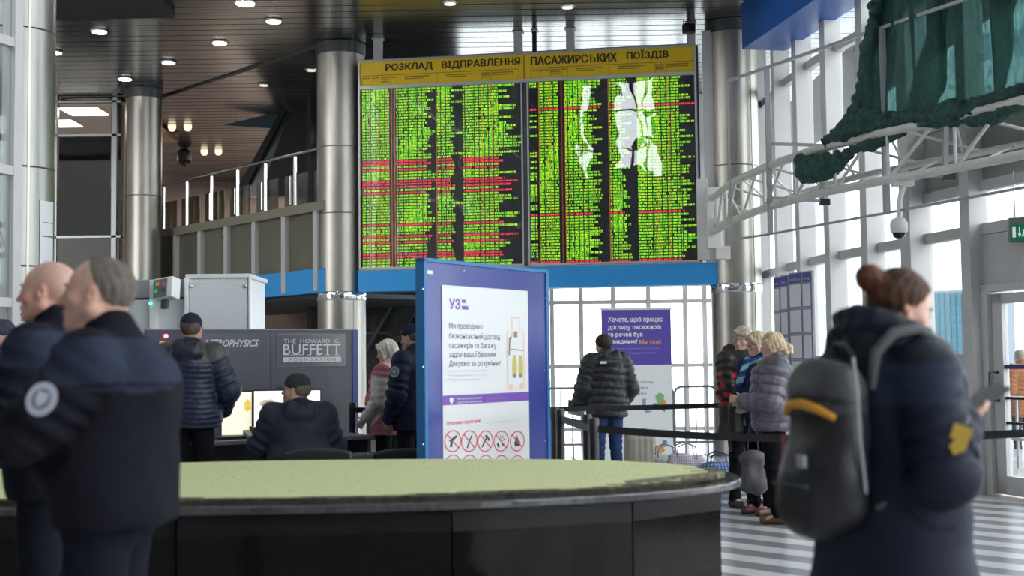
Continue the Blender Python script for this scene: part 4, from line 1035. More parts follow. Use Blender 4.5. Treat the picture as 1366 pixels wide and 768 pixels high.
def belt(a, b, label, sag=.05, nm='barrier_belt'):
    n = 16; t = empty(nm, (0, 0, 0), 0, label, 'barrier belt'); mb = MB(); d = (b-a).normalized(); nn_ = Vector((-d.y, d.x, 0))*.0015; h = .024
    for i in range(n):
        p, q = a.lerp(b, i/n), a.lerp(b, (i+1)/n); zp_ = -sag*4*(i/n)*(1-i/n); zq = -sag*4*((i+1)/n)*(1-(i+1)/n)
        mb.hexa([(p.x-nn_.x, p.y-nn_.y, p.z+zp_-h), (q.x-nn_.x, q.y-nn_.y, q.z+zq-h), (q.x+nn_.x, q.y+nn_.y, q.z+zq-h), (p.x+nn_.x, p.y+nn_.y, p.z+zp_-h)],
                [(p.x-nn_.x, p.y-nn_.y, p.z+zp_+h), (q.x-nn_.x, q.y-nn_.y, q.z+zq+h), (q.x+nn_.x, q.y+nn_.y, q.z+zq+h), (p.x+nn_.x, p.y+nn_.y, p.z+zp_+h)])
    mb.build('webbing', m_belt, t)
belt(a2, a4, 'short black belt running between the two pairs of barrier posts', .01)
belt(a4, a5, 'long black belt crossing in front of the waiting women to the doors', .06)
belt(b0_, Vector((b1_.x, b1_.y, b1_.z)), 'thin black belt farther back, crossing behind the information board', .02)
belt(a1, a3, 'short black belt behind, nearly hidden between the post pairs', .01)

# ================================================================ CROWD BARRIERS at the back
m_galv = mat('galvanised_tube', (.30, .31, .33), .4, .6)
def crowd(x0, x1, Y, label):
    A = at(x0, 500, Y); B = at(x1, 500, Y); t = empty('crowd_barrier', (A.x, Y, 0), 0, label, 'crowd barrier', 'steel crowd barriers'); L = B.x-A.x
    h = .98; r = .1
    MB().tube([(0, 0, .12), (0, 0, h-r), (.03, 0, h-.03), (r, 0, h), (L-r, 0, h), (L-.03, 0, h-.03), (L, 0, h-r), (L, 0, .12)], .018, 8).build('frame', m_galv, t, True)
    MB().tube([(0, 0, .2), (L, 0, .2)], .014, 8).build('lower_rail', m_galv, t)
    n = max(3, int(L/.13))
    for i in range(1, n): MB().tube([(L*i/n, 0, .2), (L*i/n, 0, h)], .006, 6).build('bar', m_galv, t)
    for x in (.15, L-.15): MB().box(x-.02, x+.02, -.3, .3, 0, .02).box(x-.01, x+.01, -.01, .01, .02, .2).build('foot', m_galv, t)
crowd(716, 778, 18.0, 'steel crowd barrier left of the man in the puffer jacket'); crowd(899, 957, 18.3, 'steel crowd barrier right of the purple banner')
crowd(782, 898, 18.8, 'steel crowd barrier half hidden behind the banner')

# ================================================================ LUGGAGE
sc = empty('suitcase', (gp(852, 14.2).x, 14.2, 0), R(8), 'beige hard shell suitcase standing by the banner', 'suitcase'); m_bei = mat('beige_shell', (.40, .35, .29), .4, 0, .05, 5)
F = Field((-.22, -.15, .02), (.22, .15, .58), .012); F.box((0, 0, .31), (.175, .115, .25), .07, .01)
P, Q = F.mesh(); P[:, 1] += np.where(np.abs(P[:, 1]) > .1, np.sign(P[:, 1])*-.004*(np.sin(P[:, 0]*95) > 0), 0)
np_mesh('shell', P, Q, m_bei, sc); MB().box(-.17, .17, -.004, .004, .06, .58).build('zip_line', mat('zip_dark', (.1, .09, .08), .5), sc)
MB().tube([(-.06, 0, .55), (-.06, 0, .6), (.06, 0, .6), (.06, 0, .55)], .01).build('handle', m_dgrey, sc)
for x in (-.13, .13):
    for y in (-.07, .07): MB().tube([(x-.012, y, .03), (x+.012, y, .03)], .028, 14).build('wheel', m_black, sc)
def bag(px, Y, size, mm, mtrim, label, name='duffel_bag', yaw=0., h=.3, strip=None):
    t = empty(name, (gp(px, Y).x, Y, 0), yaw, label, 'bag'); F = Field((-size, -.25, -.01), (size, .25, h+.06), .014)
    F.box((0, 0, h*.47), (size*.86, .15, h*.42), .09, .01); F.ell((-size*.3, -.03, h*.85), (.12, .1, .06), .05); F.ell((size*.4, 0, h*.8), (.12, .1, .05), .05); F.cut((0, 0, .002), (0, 0, -1))
    P, Q = F.mesh(); N = normals(P, Q); P = P+N*(wob(P, 30, 3)*.008)[:, None]; P[:, 2] = np.maximum(P[:, 2], .001)
    np_mesh('bag_body', P, Q, mm, t)
    for s_ in (-1, 1): MB().tube([(-.1, s_*.1, h*.8), (-.09, s_*.12, h+.06), (0, s_*.09, h+.1), (.09, s_*.12, h+.06), (.1, s_*.1, h*.8)], .008, 8).build('handle', mtrim, t)
    MB().box(-size*.8, size*.8, -.006, .006, h*.86, h*.93).build('zip', mtrim, t)
    return t
def plaid(name, c1, c2, c3, sc_=14):
    m = mat(name, c1, .5); n = m.node_tree.nodes; l = m.node_tree.links; p = n['Principled BSDF']
    tcx = n['Texture Coordinate']; w1 = n.new('ShaderNodeTexWave'); w1.bands_direction = 'X'; w1.inputs['Scale'].default_value = sc_; w2 = n.new('ShaderNodeTexWave'); w2.bands_direction = 'Z'; w2.inputs['Scale'].default_value = sc_
    for w in (w1, w2): w.inputs['Distortion'].default_value = 3; w.inputs['Detail Scale'].default_value = 2; l.new(tcx.outputs['Object'], w.inputs[0])
    a = n.new('ShaderNodeMix'); a.data_type = 'RGBA'; a.inputs[6].default_value = (*c1, 1); a.inputs[7].default_value = (*c2, 1); l.new(w1.outputs['Fac'], a.inputs[0])
    b = n.new('ShaderNodeMix'); b.data_type = 'RGBA'; l.new(a.outputs[2], b.inputs[6]); b.inputs[7].default_value = (*c3, 1)
    mm_ = n.new('ShaderNodeMath'); mm_.operation = 'POWER'; mm_.inputs[1].default_value = 3; l.new(w2.outputs['Fac'], mm_.inputs[0]); l.new(mm_.outputs[0], b.inputs[0]); l.new(b.outputs[2], p.inputs['Base Color']); return m
bag(912, 13.2, .22, plaid('plaid_lilac', (.62, .58, .64), (.30, .22, .34), (.70, .66, .68)), mat('grey_handle', (.25, .22, .25), .6), 'white and lilac patterned bag on the floor beside the suitcase', h=.42)
bag(956, 13.0, .21, plaid('plaid_blue', (.03, .10, .32), (.30, .40, .62), (.02, .04, .16), 9), mat('navy_handle', (.02, .04, .12), .6), 'blue patterned bag lying on the floor near the column', h=.34)
bag(886, 13.6, .14, mat('white_plastic_bag', (.66, .66, .68), .4), mat('grey_handle', (.25, .22, .25), .6), 'white carrier bag between the suitcase and the lilac bag', name='carrier_bag', h=.38)

# ================================================================ SECURITY POINT: partition, desk, screens, scanner
A = at(194, 480, 11.9); B = at(477, 480, 12.9); pz = Panel.two(A, B); sp = pz.root('grey_partition', 'dark grey partition wall of the scanner carrying two white lettered signs', 'partition')
m_pg = mat('slate_grey_panel', (.085, .087, .105), .45, 0, .05, 3); m_nv = mat('navy_panel', (.02, .022, .075), .4); ZP = 1.69; U = pz.u
MB().box(0, U(243), 0, .04, 0, ZP).build('navy_panel', m_nv, sp); MB().box(U(243)+.003, U(360.5), 0, .04, 0, ZP).build('grey_panel', m_pg, sp); MB().box(U(361), U(470), 0, .04, 0, ZP).build('grey_panel', m_pg, sp)
MB().box(U(470), U(477), -.01, .06, 0, ZP).build('blue_end_trim', mat('blue_trim', (.02, .05, .22), .4), sp); MB().box(0, U(477), -.012, .05, ZP, ZP+.012).build('top_trim', mat('grey_trim', (.2, .2, .22), .4), sp)
m_sw = mat('sign_letter_white', (.62, .62, .64), .5); m_pl = mat('acrylic_plate', (.13, .13, .15), .2)
def PB(px, py): return pz.uv(px, py)
def plate(x0, y0, x1, y1, nm):
    a, za = PB(x0, y1); b, zb = PB(x1, y0); w = .006; f = MB().box(a, b, -.006, -.001, za, zb).build(nm, m_pl if nm == 'buff' else m_pg, sp); return f
a, za = PB(369, 489); b, zb = PB(461, 445); f = MB().box(a, b, -.006, -.001, za, zb).build('sign_plate', m_pl, sp)
MB().rect(a, za, a+.006, zb, -.0075).rect(b-.006, za, b, zb, -.0075).rect(a, za, b, za+.006, -.0075).rect(a, zb-.006, b, zb, -.0075).build('sign_border', mat('border_grey', (.2, .2, .22), .4), sp)
def TP(body, x0, y0, x1, y1, m=m_sw, bold=.0, y=-.009):
    a, za = PB(x0, y1); b = U(x1, y1); _, zc = PB(x0, y0); return txt(body, a, za, b-a, zc-za, m, sp, y, bold=bold)
TP('THE  HOWARD  G.', 378, 452, 453, 457.5); TP('BUFFETT', 377.5, 459, 454, 473, bold=.004)
# serif feet for the big word
sf = MB(); xs_ = [377.5+i*11 for i in range(7)]
for x in (379.5, 383, 390, 396.5, 401, 412, 425, 436.5, 449): 
    a, z1_ = PB(x, 473.4); sf.rect(a-.022, z1_, a+.022, z1_+.006, -.009)
sf.build('serifs', m_sw, sp)
a, za = PB(377, 483); b, zb = PB(454.5, 475.5); MB().rect(a, za, b, zb, -.009).build('white_bar', m_sw, sp); TP('F O U N D A T I O N', 386, 477.3, 447, 481.6, m_pg, 0, -.011)
a, za = PB(262, 472); b, zb = PB(347, 445); MB().box(a, b, -.006, -.001, za, zb).build('sign_plate', mat('plate_grey', (.10, .10, .12), .3), sp)
o = TP('ASTROPHYSICS', 270, 452.5, 343, 462.5, m_sw, .02)
me = o.data; n_v = len(me.vertices); cv = np.empty(n_v*3); me.vertices.foreach_get('co', cv); cv = cv.reshape(-1, 3); cv[:, 0] += (cv[:, 2]-cv[:, 2].min())*.28; me.vertices.foreach_set('co', cv.ravel())
for x, y in ((266, 447.5), (300, 446.5), (346, 447), (347, 471), (300, 471.5)):
    u_, z = PB(x, y); MB().box(u_-.004, u_+.004, -.01, -.005, z-.004, z+.004).build('rivet', m_chrome, sp)
u_, z = PB(216, 460); MB().box(u_-.025, u_+.025, -.012, 0, z-.045, z+.04).build('yellow_label', mat('yellow_label', (.75, .5, .03), .5), sp)
u_, z = PB(221, 448); MB().lathe((0, 0, 0), [(.02, 0), (.018, .02), (.008, .03)], 14).build('red_lamp', mat('red_lamp', (1, .1, .1), .4, emit=(1, .08, .06), estr=9), sp).matrix_local = Matrix.Translation((u_, -.005, z)) @ Matrix.Rotation(R(90), 4, 'X')
a, za = PB(206, 467); b, _ = PB(232, 467); MB().box(a, b, -.006, 0, za-.012, za+.0).build('pink_strip', mat('pink_strip', (.35, .12, .22), .5), sp)

# desk
dk = empty('desk', (at(372, 480, 11.2).x, 11.2, 0), pz.yaw, 'grey operator desk below the two bright screens', 'desk')
MB().box(-.95, .75, -.32, .35, .70, .735).build('worktop', mat('desk_top', (.16, .16, .175), .35), dk, bevel=.004); MB().box(-.93, -.9, -.3, .33, 0, .7).box(.70, .73, -.3, .33, 0, .7).build('side_panel', m_dgrey, dk); MB().box(-.9, .7, .28, .31, .1, .7).build('modesty_panel', m_dgrey, dk)
m_scw = mat('screen_white', (.8, .8, .8), .4, emit=(.98, 1, .93), estr=.88); m_scy = mat('screen_cream', (.8, .8, .6), .4, emit=(.95, .93, .74), estr=.85)
def monitor(x0, x1, y0, y1, Y, m, label, pics):
    A = at(x0, 550, Y); B = at(x1, 550, Y+.07); p = Panel.two(A, B); t = p.root('monitor', label, 'monitor', 'scanner operator screens'); w = p.u(x1, 550); z1 = p.z(x0, y0); z0_ = p.z(x0, y1)
    MB().box(-.012, w+.012, 0, .04, z0_-.03, z1+.012).build('bezel', m_black, t, bevel=.003); s_ = MB().box(0, w, -.003, .0, z0_, z1).build('screen', m, t)
    MB().box(w/2-.03, w/2+.03, .02, .06, .75, z0_).box(w/2-.13, w/2+.13, -.06, .12, .736, .75).build('stand', m_black, t)
    for pts, mm, nm in pics: MB().poly([p.uv(*q) for q in pts], -.004).build(nm, mm, s_)
m_bp = mat('scan_brown', (.14, .12, .10), .5, emit=(.16, .14, .11), estr=.8); m_bp2 = mat('scan_tan', (.4, .35, .28), .5, emit=(.55, .47, .36), estr=.8); m_go = mat('scan_gold', (.8, .5, .1), .5, emit=(.85, .6, .12), estr=.8); m_gr = mat('scan_green', (.1, .4, .2), .5, emit=(.1, .42, .2), estr=.8)
monitor(296, 335.5, 523, 580, 11.25, m_scy, 'left operator screen with a cream picture, beside the standing man', [([(325, 537), (330, 532), (334, 535), (335, 545), (330, 549), (326, 546)], m_go, 'scan_bag'), ([(329, 540), (332, 537), (333, 543), (330, 545)], m_gr, 'scan_item')])
monitor(339, 427, 521.5, 579, 11.2, m_scw, 'right operator screen showing a dark bag scan, before the seated man', [([(345, 538), (351, 533), (363, 532), (370, 538), (368, 545), (358, 552), (352, 549), (349, 542)], m_bp2, 'scan_bag'), ([(349, 539), (356, 535), (364, 538), (366, 545), (357, 550), (353, 546)], m_bp, 'scan_item'), ([(419, 540), (425, 534), (426, 545), (422, 543)], m_bp, 'scan_item'), ([(345, 575), (350, 575), (350, 577), (345, 577)], m_bp, 'scan_mark')])
kb = empty('keyboard', (at(318, 594, 10.95).x, 10.95, .738), pz.yaw, 'black keyboard on the desk under the left screen', 'keyboard'); MB().box(-.2, .2, -.07, .07, 0, .018).build('base', m_black, kb)
for i in range(12):
    for j in range(4): MB().box(-.19+i*.0317, -.19+i*.0317+.026, -.06+j*.03, -.06+j*.03+.024, .018, .024).build('key', m_dgrey, kb)
cp = empty('control_panel', (at(350, 590, 10.98).x, 10.98, .738), pz.yaw, 'pale sloping control panel with a red button on the desk', 'control panel'); MB().hexa([(-.14, -.1, 0), (.16, -.1, 0), (.16, .1, 0), (-.14, .1, 0)], [(-.14, -.1, .02), (.16, -.1, .02), (.16, .1, .07), (-.14, .1, .07)]).build('body', mat('console_grey', (.3, .3, .31), .4), cp)
MB().lathe((-.08, .05, .055), [(.012, 0), (.012, .02), (.02, .025), (.018, .045)], 16).build('red_button', mat('button_red', (.6, .01, .02), .4), cp)
def chair(px, Y, yaw, label, zt):
    t = empty('office_chair', (at(px, 600, Y).x, Y, 0), yaw, label, 'chair')
    MB().box(-.24, .24, -.24, .22, .43, .49).build('seat', m_black, t, bevel=.02, seg=3)
    F = Field((-.28, -.34, .5), (.28, -.18, zt+.05), .012); F.box((0, -.26, (.58+zt)/2), (.24, .022, (zt-.58)/2), .02, .01); P, Q = F.mesh(); P[:, 1] -= .0; P[:, 2] -= np.abs(P[:, 0])**2*.5; np_mesh('backrest', P, Q, m_black, t)
    MB().cyl((0, 0), .025, .08, .43, 12).build('gas_lift', m_chrome, t); 
    for k in range(5):
        a = k*1.2566; MB().tube([(0, 0, .1), (.26*math.cos(a), .26*math.sin(a), .055)], .018, 8).build('star_leg', m_black, t); MB().tube([(.26*math.cos(a)-.01, .26*math.sin(a), .027), (.26*math.cos(a)+.01, .26*math.sin(a), .027)], .026, 12).build('castor', m_black, t)
    return t
chair(427, 9.55, R(6), 'black office chair behind the seated man', .76)
chair(543, 10.15, R(0), 'black office chair beside the information board, behind its left edge', .71)
# metal counter right of the partition
ct = empty('steel_counter', (at(520, 600, 10.95).x, 10.95, 0), 0, 'grey counter between the partition and the information board', 'counter')
MB().box(-.35, .7, -.25, .15, .56, .60).build('worktop', mat('counter_top', (.35, .35, .35), .25, .5), ct); MB().box(-.33, .68, -.2, .13, 0, .56).build('body', m_dgrey, ct)

# scanner housing
Y0 = 13.3; xr = empty('baggage_scanner', (0, 0, 0), 0, 'tall pale grey baggage scanner housing behind the partition', 'scanner'); m_sc = mat('scanner_grey', (.80, .82, .84), .4, 0, .02, 3); m_sd = mat('scanner_grey_dark', (.30, .31, .34), .4)
xr.location = (0, 0, 0)
def bxp(x0, x1, y0, y1, Y, d, nm, m, z0_=None, bev=.006):
    a = at(x0, y1, Y); b = at(x1, y0, Y); return MB().box(a.x, b.x, Y, Y+d, a.z if z0_ is None else z0_, b.z).build(nm, m, xr, bevel=bev)
bxp(250, 331, 370, 440, Y0, .9, 'tower', m_sc, 0); bxp(252, 329, 375, 440, Y0-.015, .012, 'door_panel', mat('scanner_panel', (.74, .76, .78), .4), .3)
bxp(247, 333.5, 364.5, 371, Y0-.03, .96, 'lid', m_sc); bxp(245.5, 251, 370, 440, Y0-.03, .05, 'corner_post', mat('scanner_white', (.88, .89, .90), .35), 0); bxp(331, 334.5, 370, 440, Y0-.03, .05, 'corner_post', mat('scanner_white', (.88, .89, .90), .35), 0)
bxp(100, 247, 399, 440, Y0+.15, .7, 'tunnel_body', m_sc, 0); bxp(100, 247, 372, 398, Y0+.35, .5, 'upper_unit', m_sd); bxp(199, 209, 373, 440, Y0+.05, .1, 'corner_post', mat('scanner_white', (.88, .89, .90), .35), 0)
for x, y in ((256, 381), (327, 381)):
    p = at(x, y, Y0-.02); MB().lathe((0, 0, 0), [(.022, 0), (.02, .012), (.01, .016)], 16).build('lock', m_chrome, xr).matrix_local = Matrix.Translation(p) @ Matrix.Rotation(R(90), 4, 'X')
p = at(199, 404, Y0); MB().box(p.x-.012, p.x+.012, Y0+.03, Y0+.05, p.z-.012, p.z+.012).build('green_led', mat('green_led', (0, .5, .3), .4, emit=(.1, 1, .6), estr=3), xr)
p = at(218, 383, Y0-.15); dp = empty('scanner_display', p, 0, 'tilted white control display on top of the scanner', 'display', rot=(R(-12), R(-6), R(-22)))
MB().box(-.13, .11, -.0, .14, -.11, .11).build('casing', mat('scanner_white', (.88, .89, .90), .35), dp, bevel=.015, seg=3); MB().box(-.12, .045, -.008, .0, -.10, .09).build('face', mat('face_greygreen', (.14, .17, .17), .4), dp); MB().box(-.07, .0, .06, .1, -.2, -.1).build('stalk', m_dgrey, dp)
for x, z, c, nm in ((-.075, .045, (.0, .5, .1), 'green_key'), (-.05, .04, (.7, .03, .02), 'red_key'), (.01, .03, (.4, .03, .1), 'red_key'), (-.085, -.03, (.02, .3, .1), 'green_key'), (.01, -.03, (.03, .03, .04), 'black_key')): MB().box(x-.016, x+.016, -.012, -.008, z-.018, z+.018).build(nm, mat('key_%d' % int(c[0]*100+c[1]*10), c, .4, emit=c, estr=.5), dp)

# ================================================================ NOTICES
pn = Panel.two(at(1031, 440, 17.3), at(1088, 440, 16.2)); nb_ = pn.root('timetable_rack', 'four columns of framed timetable sheets with violet headers by the windows', 'notice board')
m_hd = mat('header_violet', (.07, .07, .30), .4); m_sh = mat('sheet_grey', (.68, .68, .72), .4); m_bdl = mat('sheet_border', (.12, .13, .42), .4)
for x0, x1, yt in ((1035, 1042.5, 371), (1044, 1053, 369), (1056, 1071.5, 365.5), (1073.5, 1084.5, 363.5)):
    a, b = pn.u(x0), pn.u(x1); zt_ = pn.z(x0, yt); zb_ = pn.z(x0, 512)
    MB().box(a-.02, b+.02, 0, .03, zb_, zt_+.02).build('rack_panel', mat('rack_grey', (.33, .33, .36), .4), nb_)
    MB().box(a, b, -.006, 0, zt_-.12, zt_).build('header', m_hd, nb_); txt('ІНФОРМАЦІЯ', a+.02, zt_-.1, (b-a)-.04, .04, m_sw, nb_, -.008)
    z = zt_-.135
    for j in range(4):
        h = .3; MB().box(a, b, -.006, 0, z-h, z).build('sheet_frame', m_bdl, nb_); MB().box(a+.006, b-.006, -.009, -.006, z-h+.006, z-.006).build('timetable_sheet', m_sh, nb_); z -= h+.03
def curved(c, r, a0, a1, z0_, z1_, nm, m, par, dr_=.004):
    mb = MB(); n = 8
    for i in range(n):
        t0 = a0+(a1-a0)*i/n; t1 = a0+(a1-a0)*(i+1)/n; R1 = r+dr_
        f = lambda t, q: (c[0]+q*math.cos(t), c[1]+q*math.sin(t))
        mb.hexa([(*f(t0, R1), z0_), (*f(t1, R1), z0_), (*f(t1, r), z0_), (*f(t0, r), z0_)], [(*f(t0, R1), z1_), (*f(t1, R1), z1_), (*f(t1, r), z1_), (*f(t0, r), z1_)])
    return mb.build(nm, m, par)
def ang(px): x = at(px, 480, 13.0-.2).x-cF[0]; return -math.acos(max(-1, min(1, x/.365)))
pt = empty('column_notice', (0, 0, 0), 0, 'white notice sheet pasted around the large near column', 'notice'); z1_ = at(55, 267, 12.8).z; z0_ = at(55, 372, 12.8).z
curved(cF, .368, ang(51), ang(66.5), z0_, z1_, 'sheet', m_post, pt)
for zz_, hh_, mm in ((z1_-.22, .006, m_tx), (z1_-.36, .012, m_tx)): curved(cF, .373, ang(53), ang(65), zz_, zz_+hh_, 'text_line', mm, pt, .002)
for a_, b_, z_, h_, mm in ((54, 57, .72, .26, m_fnt), (58, 61, .72, .26, m_fnt), (54, 57, .80, .12, m_red), (58, 61, .80, .1, m_red)): curved(cF, .373, ang(a_), ang(b_), z1_-z_, z1_-z_+h_*.5, 'picture', mm, pt, .002)
pt2 = empty('column_sticker', (0, 0, 0), 0, 'small blue sticker with an eye symbol on the near column', 'sticker'); z1_ = at(35, 401, 12.7).z; z0_ = at(35, 437, 12.7).z; m_sb = mat('sticker_blue', (.05, .25, .62), .4)
curved(cF, .368, ang(28.5), ang(40.5), z0_, z1_, 'sheet', m_sb, pt2); hh = z1_-z0_
curved(cF, .373, ang(29.5), ang(39.5), z0_+hh*.3, z0_+hh*.72, 'white_field', m_post, pt2, .002); curved(cF, .376, ang(32), ang(39), z0_+hh*.45, z0_+hh*.55, 'eye', m_bkp, pt2, .002); curved(cF, .373, ang(31), ang(38.5), z0_+hh*.16, z0_+hh*.24, 'text_line', m_post, pt2, .002); curved(cF, .373, ang(30), ang(39), z0_+hh*.06, z0_+hh*.11, 'text_line', m_post, pt2, .002); curved(cF, .373, ang(31), ang(38), z0_+hh*.8, z0_+hh*.9, 'text_line', m_post, pt2, .002)

# ================================================================ outside the doors
orl = empty('street_railing', (0, 0, -.2), 0, 'tubular railing on the paving outside the glass bay', 'railing')
A = at(1262, 545, 17); B = at(1420, 545, 15.0)
for z in (.55, 1.05): MB().tube([(A.x, A.y, z), (B.x, B.y, z)], .02, 8).build('rail', m_galv, orl)
for i in range(9): q = A.lerp(B, i/8); MB().tube([(q.x, q.y, 0), (q.x, q.y, 1.05)], .018, 8).build('post', m_galv, orl)
ki = empty('street_kiosk', (at(1296, 440, 24).x, 24, -.2), R(-20), 'kiosk with blue green slats and a yellow side outside the glass bay', 'kiosk')
for i in range(9): MB().box(-.75+i*.1, -.75+i*.1+.07, -.03, 0, .3, 2.75).build('slat', mat('teal_slat', (.10, .26, .34), .5), ki)
MB().box(-.8, .75, 0, 1.5, 0, 2.8).build('body', mat('kiosk_body', (.35, .42, .48), .6), ki); MB().box(.2, .6, -.02, 0, .4, 2.6).build('yellow_poster', mat('yellow_poster', (.62, .50, .22), .6), ki); MB().box(.25, .5, -.03, -.02, 1.9, 2.2).build('red_mark', m_red, ki)
# ================================================================ PEOPLE
m_skin = bpy.data.materials.new('skin'); m_skin.use_nodes = True
pk = m_skin.node_tree.nodes['Principled BSDF']; ak = m_skin.node_tree.nodes.new('ShaderNodeAttribute'); ak.attribute_name = 'col'
m_skin.node_tree.links.new(ak.outputs['Color'], pk.inputs['Base Color']); pk.inputs['Roughness'].default_value = .5
pk.inputs['Subsurface Weight'].default_value = .08; pk.inputs['Subsurface Radius'].default_value = (.02, .008, .004)
m_cloth = mat('cloth', (.5, .5, .5), .9, attr=True, noise=.12, nscale=30, bump=.25, bscale=260, spec=.12)
m_nylon = mat('nylon', (.5, .5, .5), .42, attr=True, noise=.08, nscale=20, bump=.3, bscale=45, spec=.35)
m_soft = mat('softshell', (.5, .5, .5), .65, attr=True, noise=.10, nscale=14, bump=.3, bscale=30, spec=.2)
m_hair = mat('hair', (.5, .5, .5), .6, spec=.25, attr=True, noise=.3, nscale=60, bump=.7, bscale=140, stretch=(1, 1, .25))
m_leath = mat('leather', (.5, .5, .5), .4, attr=True, noise=.1, nscale=20)
m_eyew = mat('eye_white', (.6, .57, .54), .2); m_iris = mat('eye_dark', (.03, .02, .015), .2); m_lens = glass('spectacle_lens', (.9, .92, .92))

def V(*a): return np.array(a, float)
def rotm(yaw=0, pitch=0, roll=0):     # head: yaw about z, pitch forward-down positive, roll
    return np.array(Matrix.Rotation(R(yaw), 3, 'Z') @ Matrix.Rotation(R(-pitch), 3, 'X') @ Matrix.Rotation(R(roll), 3, 'Y'))

JD = dict(pel=(0, 0, .96), wai=(0, .01, 1.12), chest=(0, 0, 1.31), neck=(0, -.025, 1.47), head=(0, .01, 1.625),
          sL=(-.18, -.015, 1.42), eL=(-.245, -.03, 1.14), wL=(-.245, .07, .90), sR=(.18, -.015, 1.42), eR=(.245, -.03, 1.14), wR=(.245, .07, .90),
          hL=(-.088, 0, .93), kL=(-.10, .015, .50), aL=(-.105, -.02, .085), hR=(.088, 0, .93), kR=(.10, .015, .50), aR=(.105, -.02, .085))

def hand_prims(F, w, d, n, side, curl, s, thumb=1.):
    d = d/np.linalg.norm(d); n = n-d*np.dot(n, d); n /= np.linalg.norm(n); u = np.cross(d, n)*(1 if side == 'R' else -1)
    out = []
    def cp(a, b, r0, r1, k=.006): F.cap(a, b, r0*s, r1*s, k)
    F.cap(w-d*.01*s, w+d*.03*s, .025*s, .026*s, .015, flat=(n, 1.35))
    for o_ in (-.022, -.007, .008, .022): cp(w+d*.02*s+u*o_*.7*s, w+d*.088*s+u*o_*1.15*s, .0145, .0125, .014)
    F.cap(w+d*.03*s+u*.02*s, w+d*.06*s+u*.026*s+n*.006*s, .016*s, .014*s, .014)
    for o_, L1, sp_ in ((.029, .043, .08), (.0098, .049, .02), (-.0098, .045, -.03), (-.028, .036, -.1)):
        p = w+d*.092*s+u*o_*s; a = R(curl*.55); dd = d*math.cos(a)+n*math.sin(a)+u*sp_; dd /= np.linalg.norm(dd)
        q = p+dd*L1*s; cp(p, q, .0098, .0088, .004)
        a += R(curl*.8); d2 = d*math.cos(a)+n*math.sin(a)+u*sp_*.5; d2 /= np.linalg.norm(d2); r_ = q+d2*L1*.58*s; cp(q, r_, .0088, .008, .004)
        a += R(curl*.5); d3 = d*math.cos(a)+n*math.sin(a); d3 /= np.linalg.norm(d3); cp(r_, r_+d3*L1*.42*s, .008, .0068, .004)
    p = w+d*.028*s+u*.026*s; a = u*.72*thumb+d*.72+n*.35; a /= np.linalg.norm(a); q = p+a*.042*s; cp(p, q, .0135, .0105, .01)
    a2 = u*.25*thumb+d*.85+n*.45; a2 /= np.linalg.norm(a2); cp(q, q+a2*.03*s, .0105, .0082, .004)
    return w+d*.06*s

def head_prims(F, c, M, s, fem=False, nose=1., heavy=0., skin_k=.012):
    def X(x, y, z): return c+M @ (V(x, y, z)*s)
    E = lambda p, r, k=.015, op='u': F.ell(X(*p), V(*r)*s, k*s, op, M)
    C = lambda a, b, r0, r1, k=.012, **kw: F.cap(X(*a), X(*b), r0*s, r1*s, k*s, **kw)
    jw = .043 if not fem else .036
    E((0, -.018, .034), (.077, .097, .085)); E((0, -.05, .01), (.066, .066, .07), .03); E((0, .022, -.012), (.064+heavy*.006, .070, .090), .03)
    for sx in (-1, 1):
        C((sx*jw*1.35, -.002, -.048), (sx*.018, .070, -.094), .024+heavy*.006, .019, .03); E((sx*.043, .052, -.022), (.024+heavy*.004, .026, .024), .02)
        C((sx*.012, .086, .021), (sx*.044, .066, .020), .0085 if not fem else .006, .007, .012)
    E((0, .052, -.062), (.034, .042, .034), .02); E((0, .078, -.098), (.019, .017, .014), .014)
    if heavy: E((0, .03, -.1), (.045, .05, .03), .03)
    # sockets
    for sx in (-1, 1): E((sx*.031, .098, .004), (.020, .020, .012), .012, 's'); E((sx*.031, .074, .004), (.0155, .0155, .0125), .004)
    C((0, .084, .014), (0, .104*nose**.3, -.022), .0085, .011*nose, .010); E((0, .106*nose**.3, -.028), (.0125, .013*nose, .0105), .006)
    for sx in (-1, 1): E((sx*.0135, .094, -.031), (.0085, .012, .0085), .005)
    E((0, .0935, -.0545), (.021, .010, .0058), .004); E((0, .0915, -.0665), (.019, .0105, .0070), .004); E((0, .106, -.0602), (.024, .010, .0014), .002, 's')
    for sx in (-1, 1):
        Me = M @ np.array(Matrix.Rotation(R(-sx*22), 3, 'Z') @ Matrix.Rotation(R(8), 3, 'X'))
        F.ell(X(sx*.079, -.012, -.004), V(.010, .018, .032)*s, .006*s, 'u', Me); F.ell(X(sx*.090, -.008, -.002), V(.008, .010, .018)*s, .004*s, 's', Me); F.ell(X(sx*.076, -.002, -.03), V(.006, .008, .012)*s, .006*s)

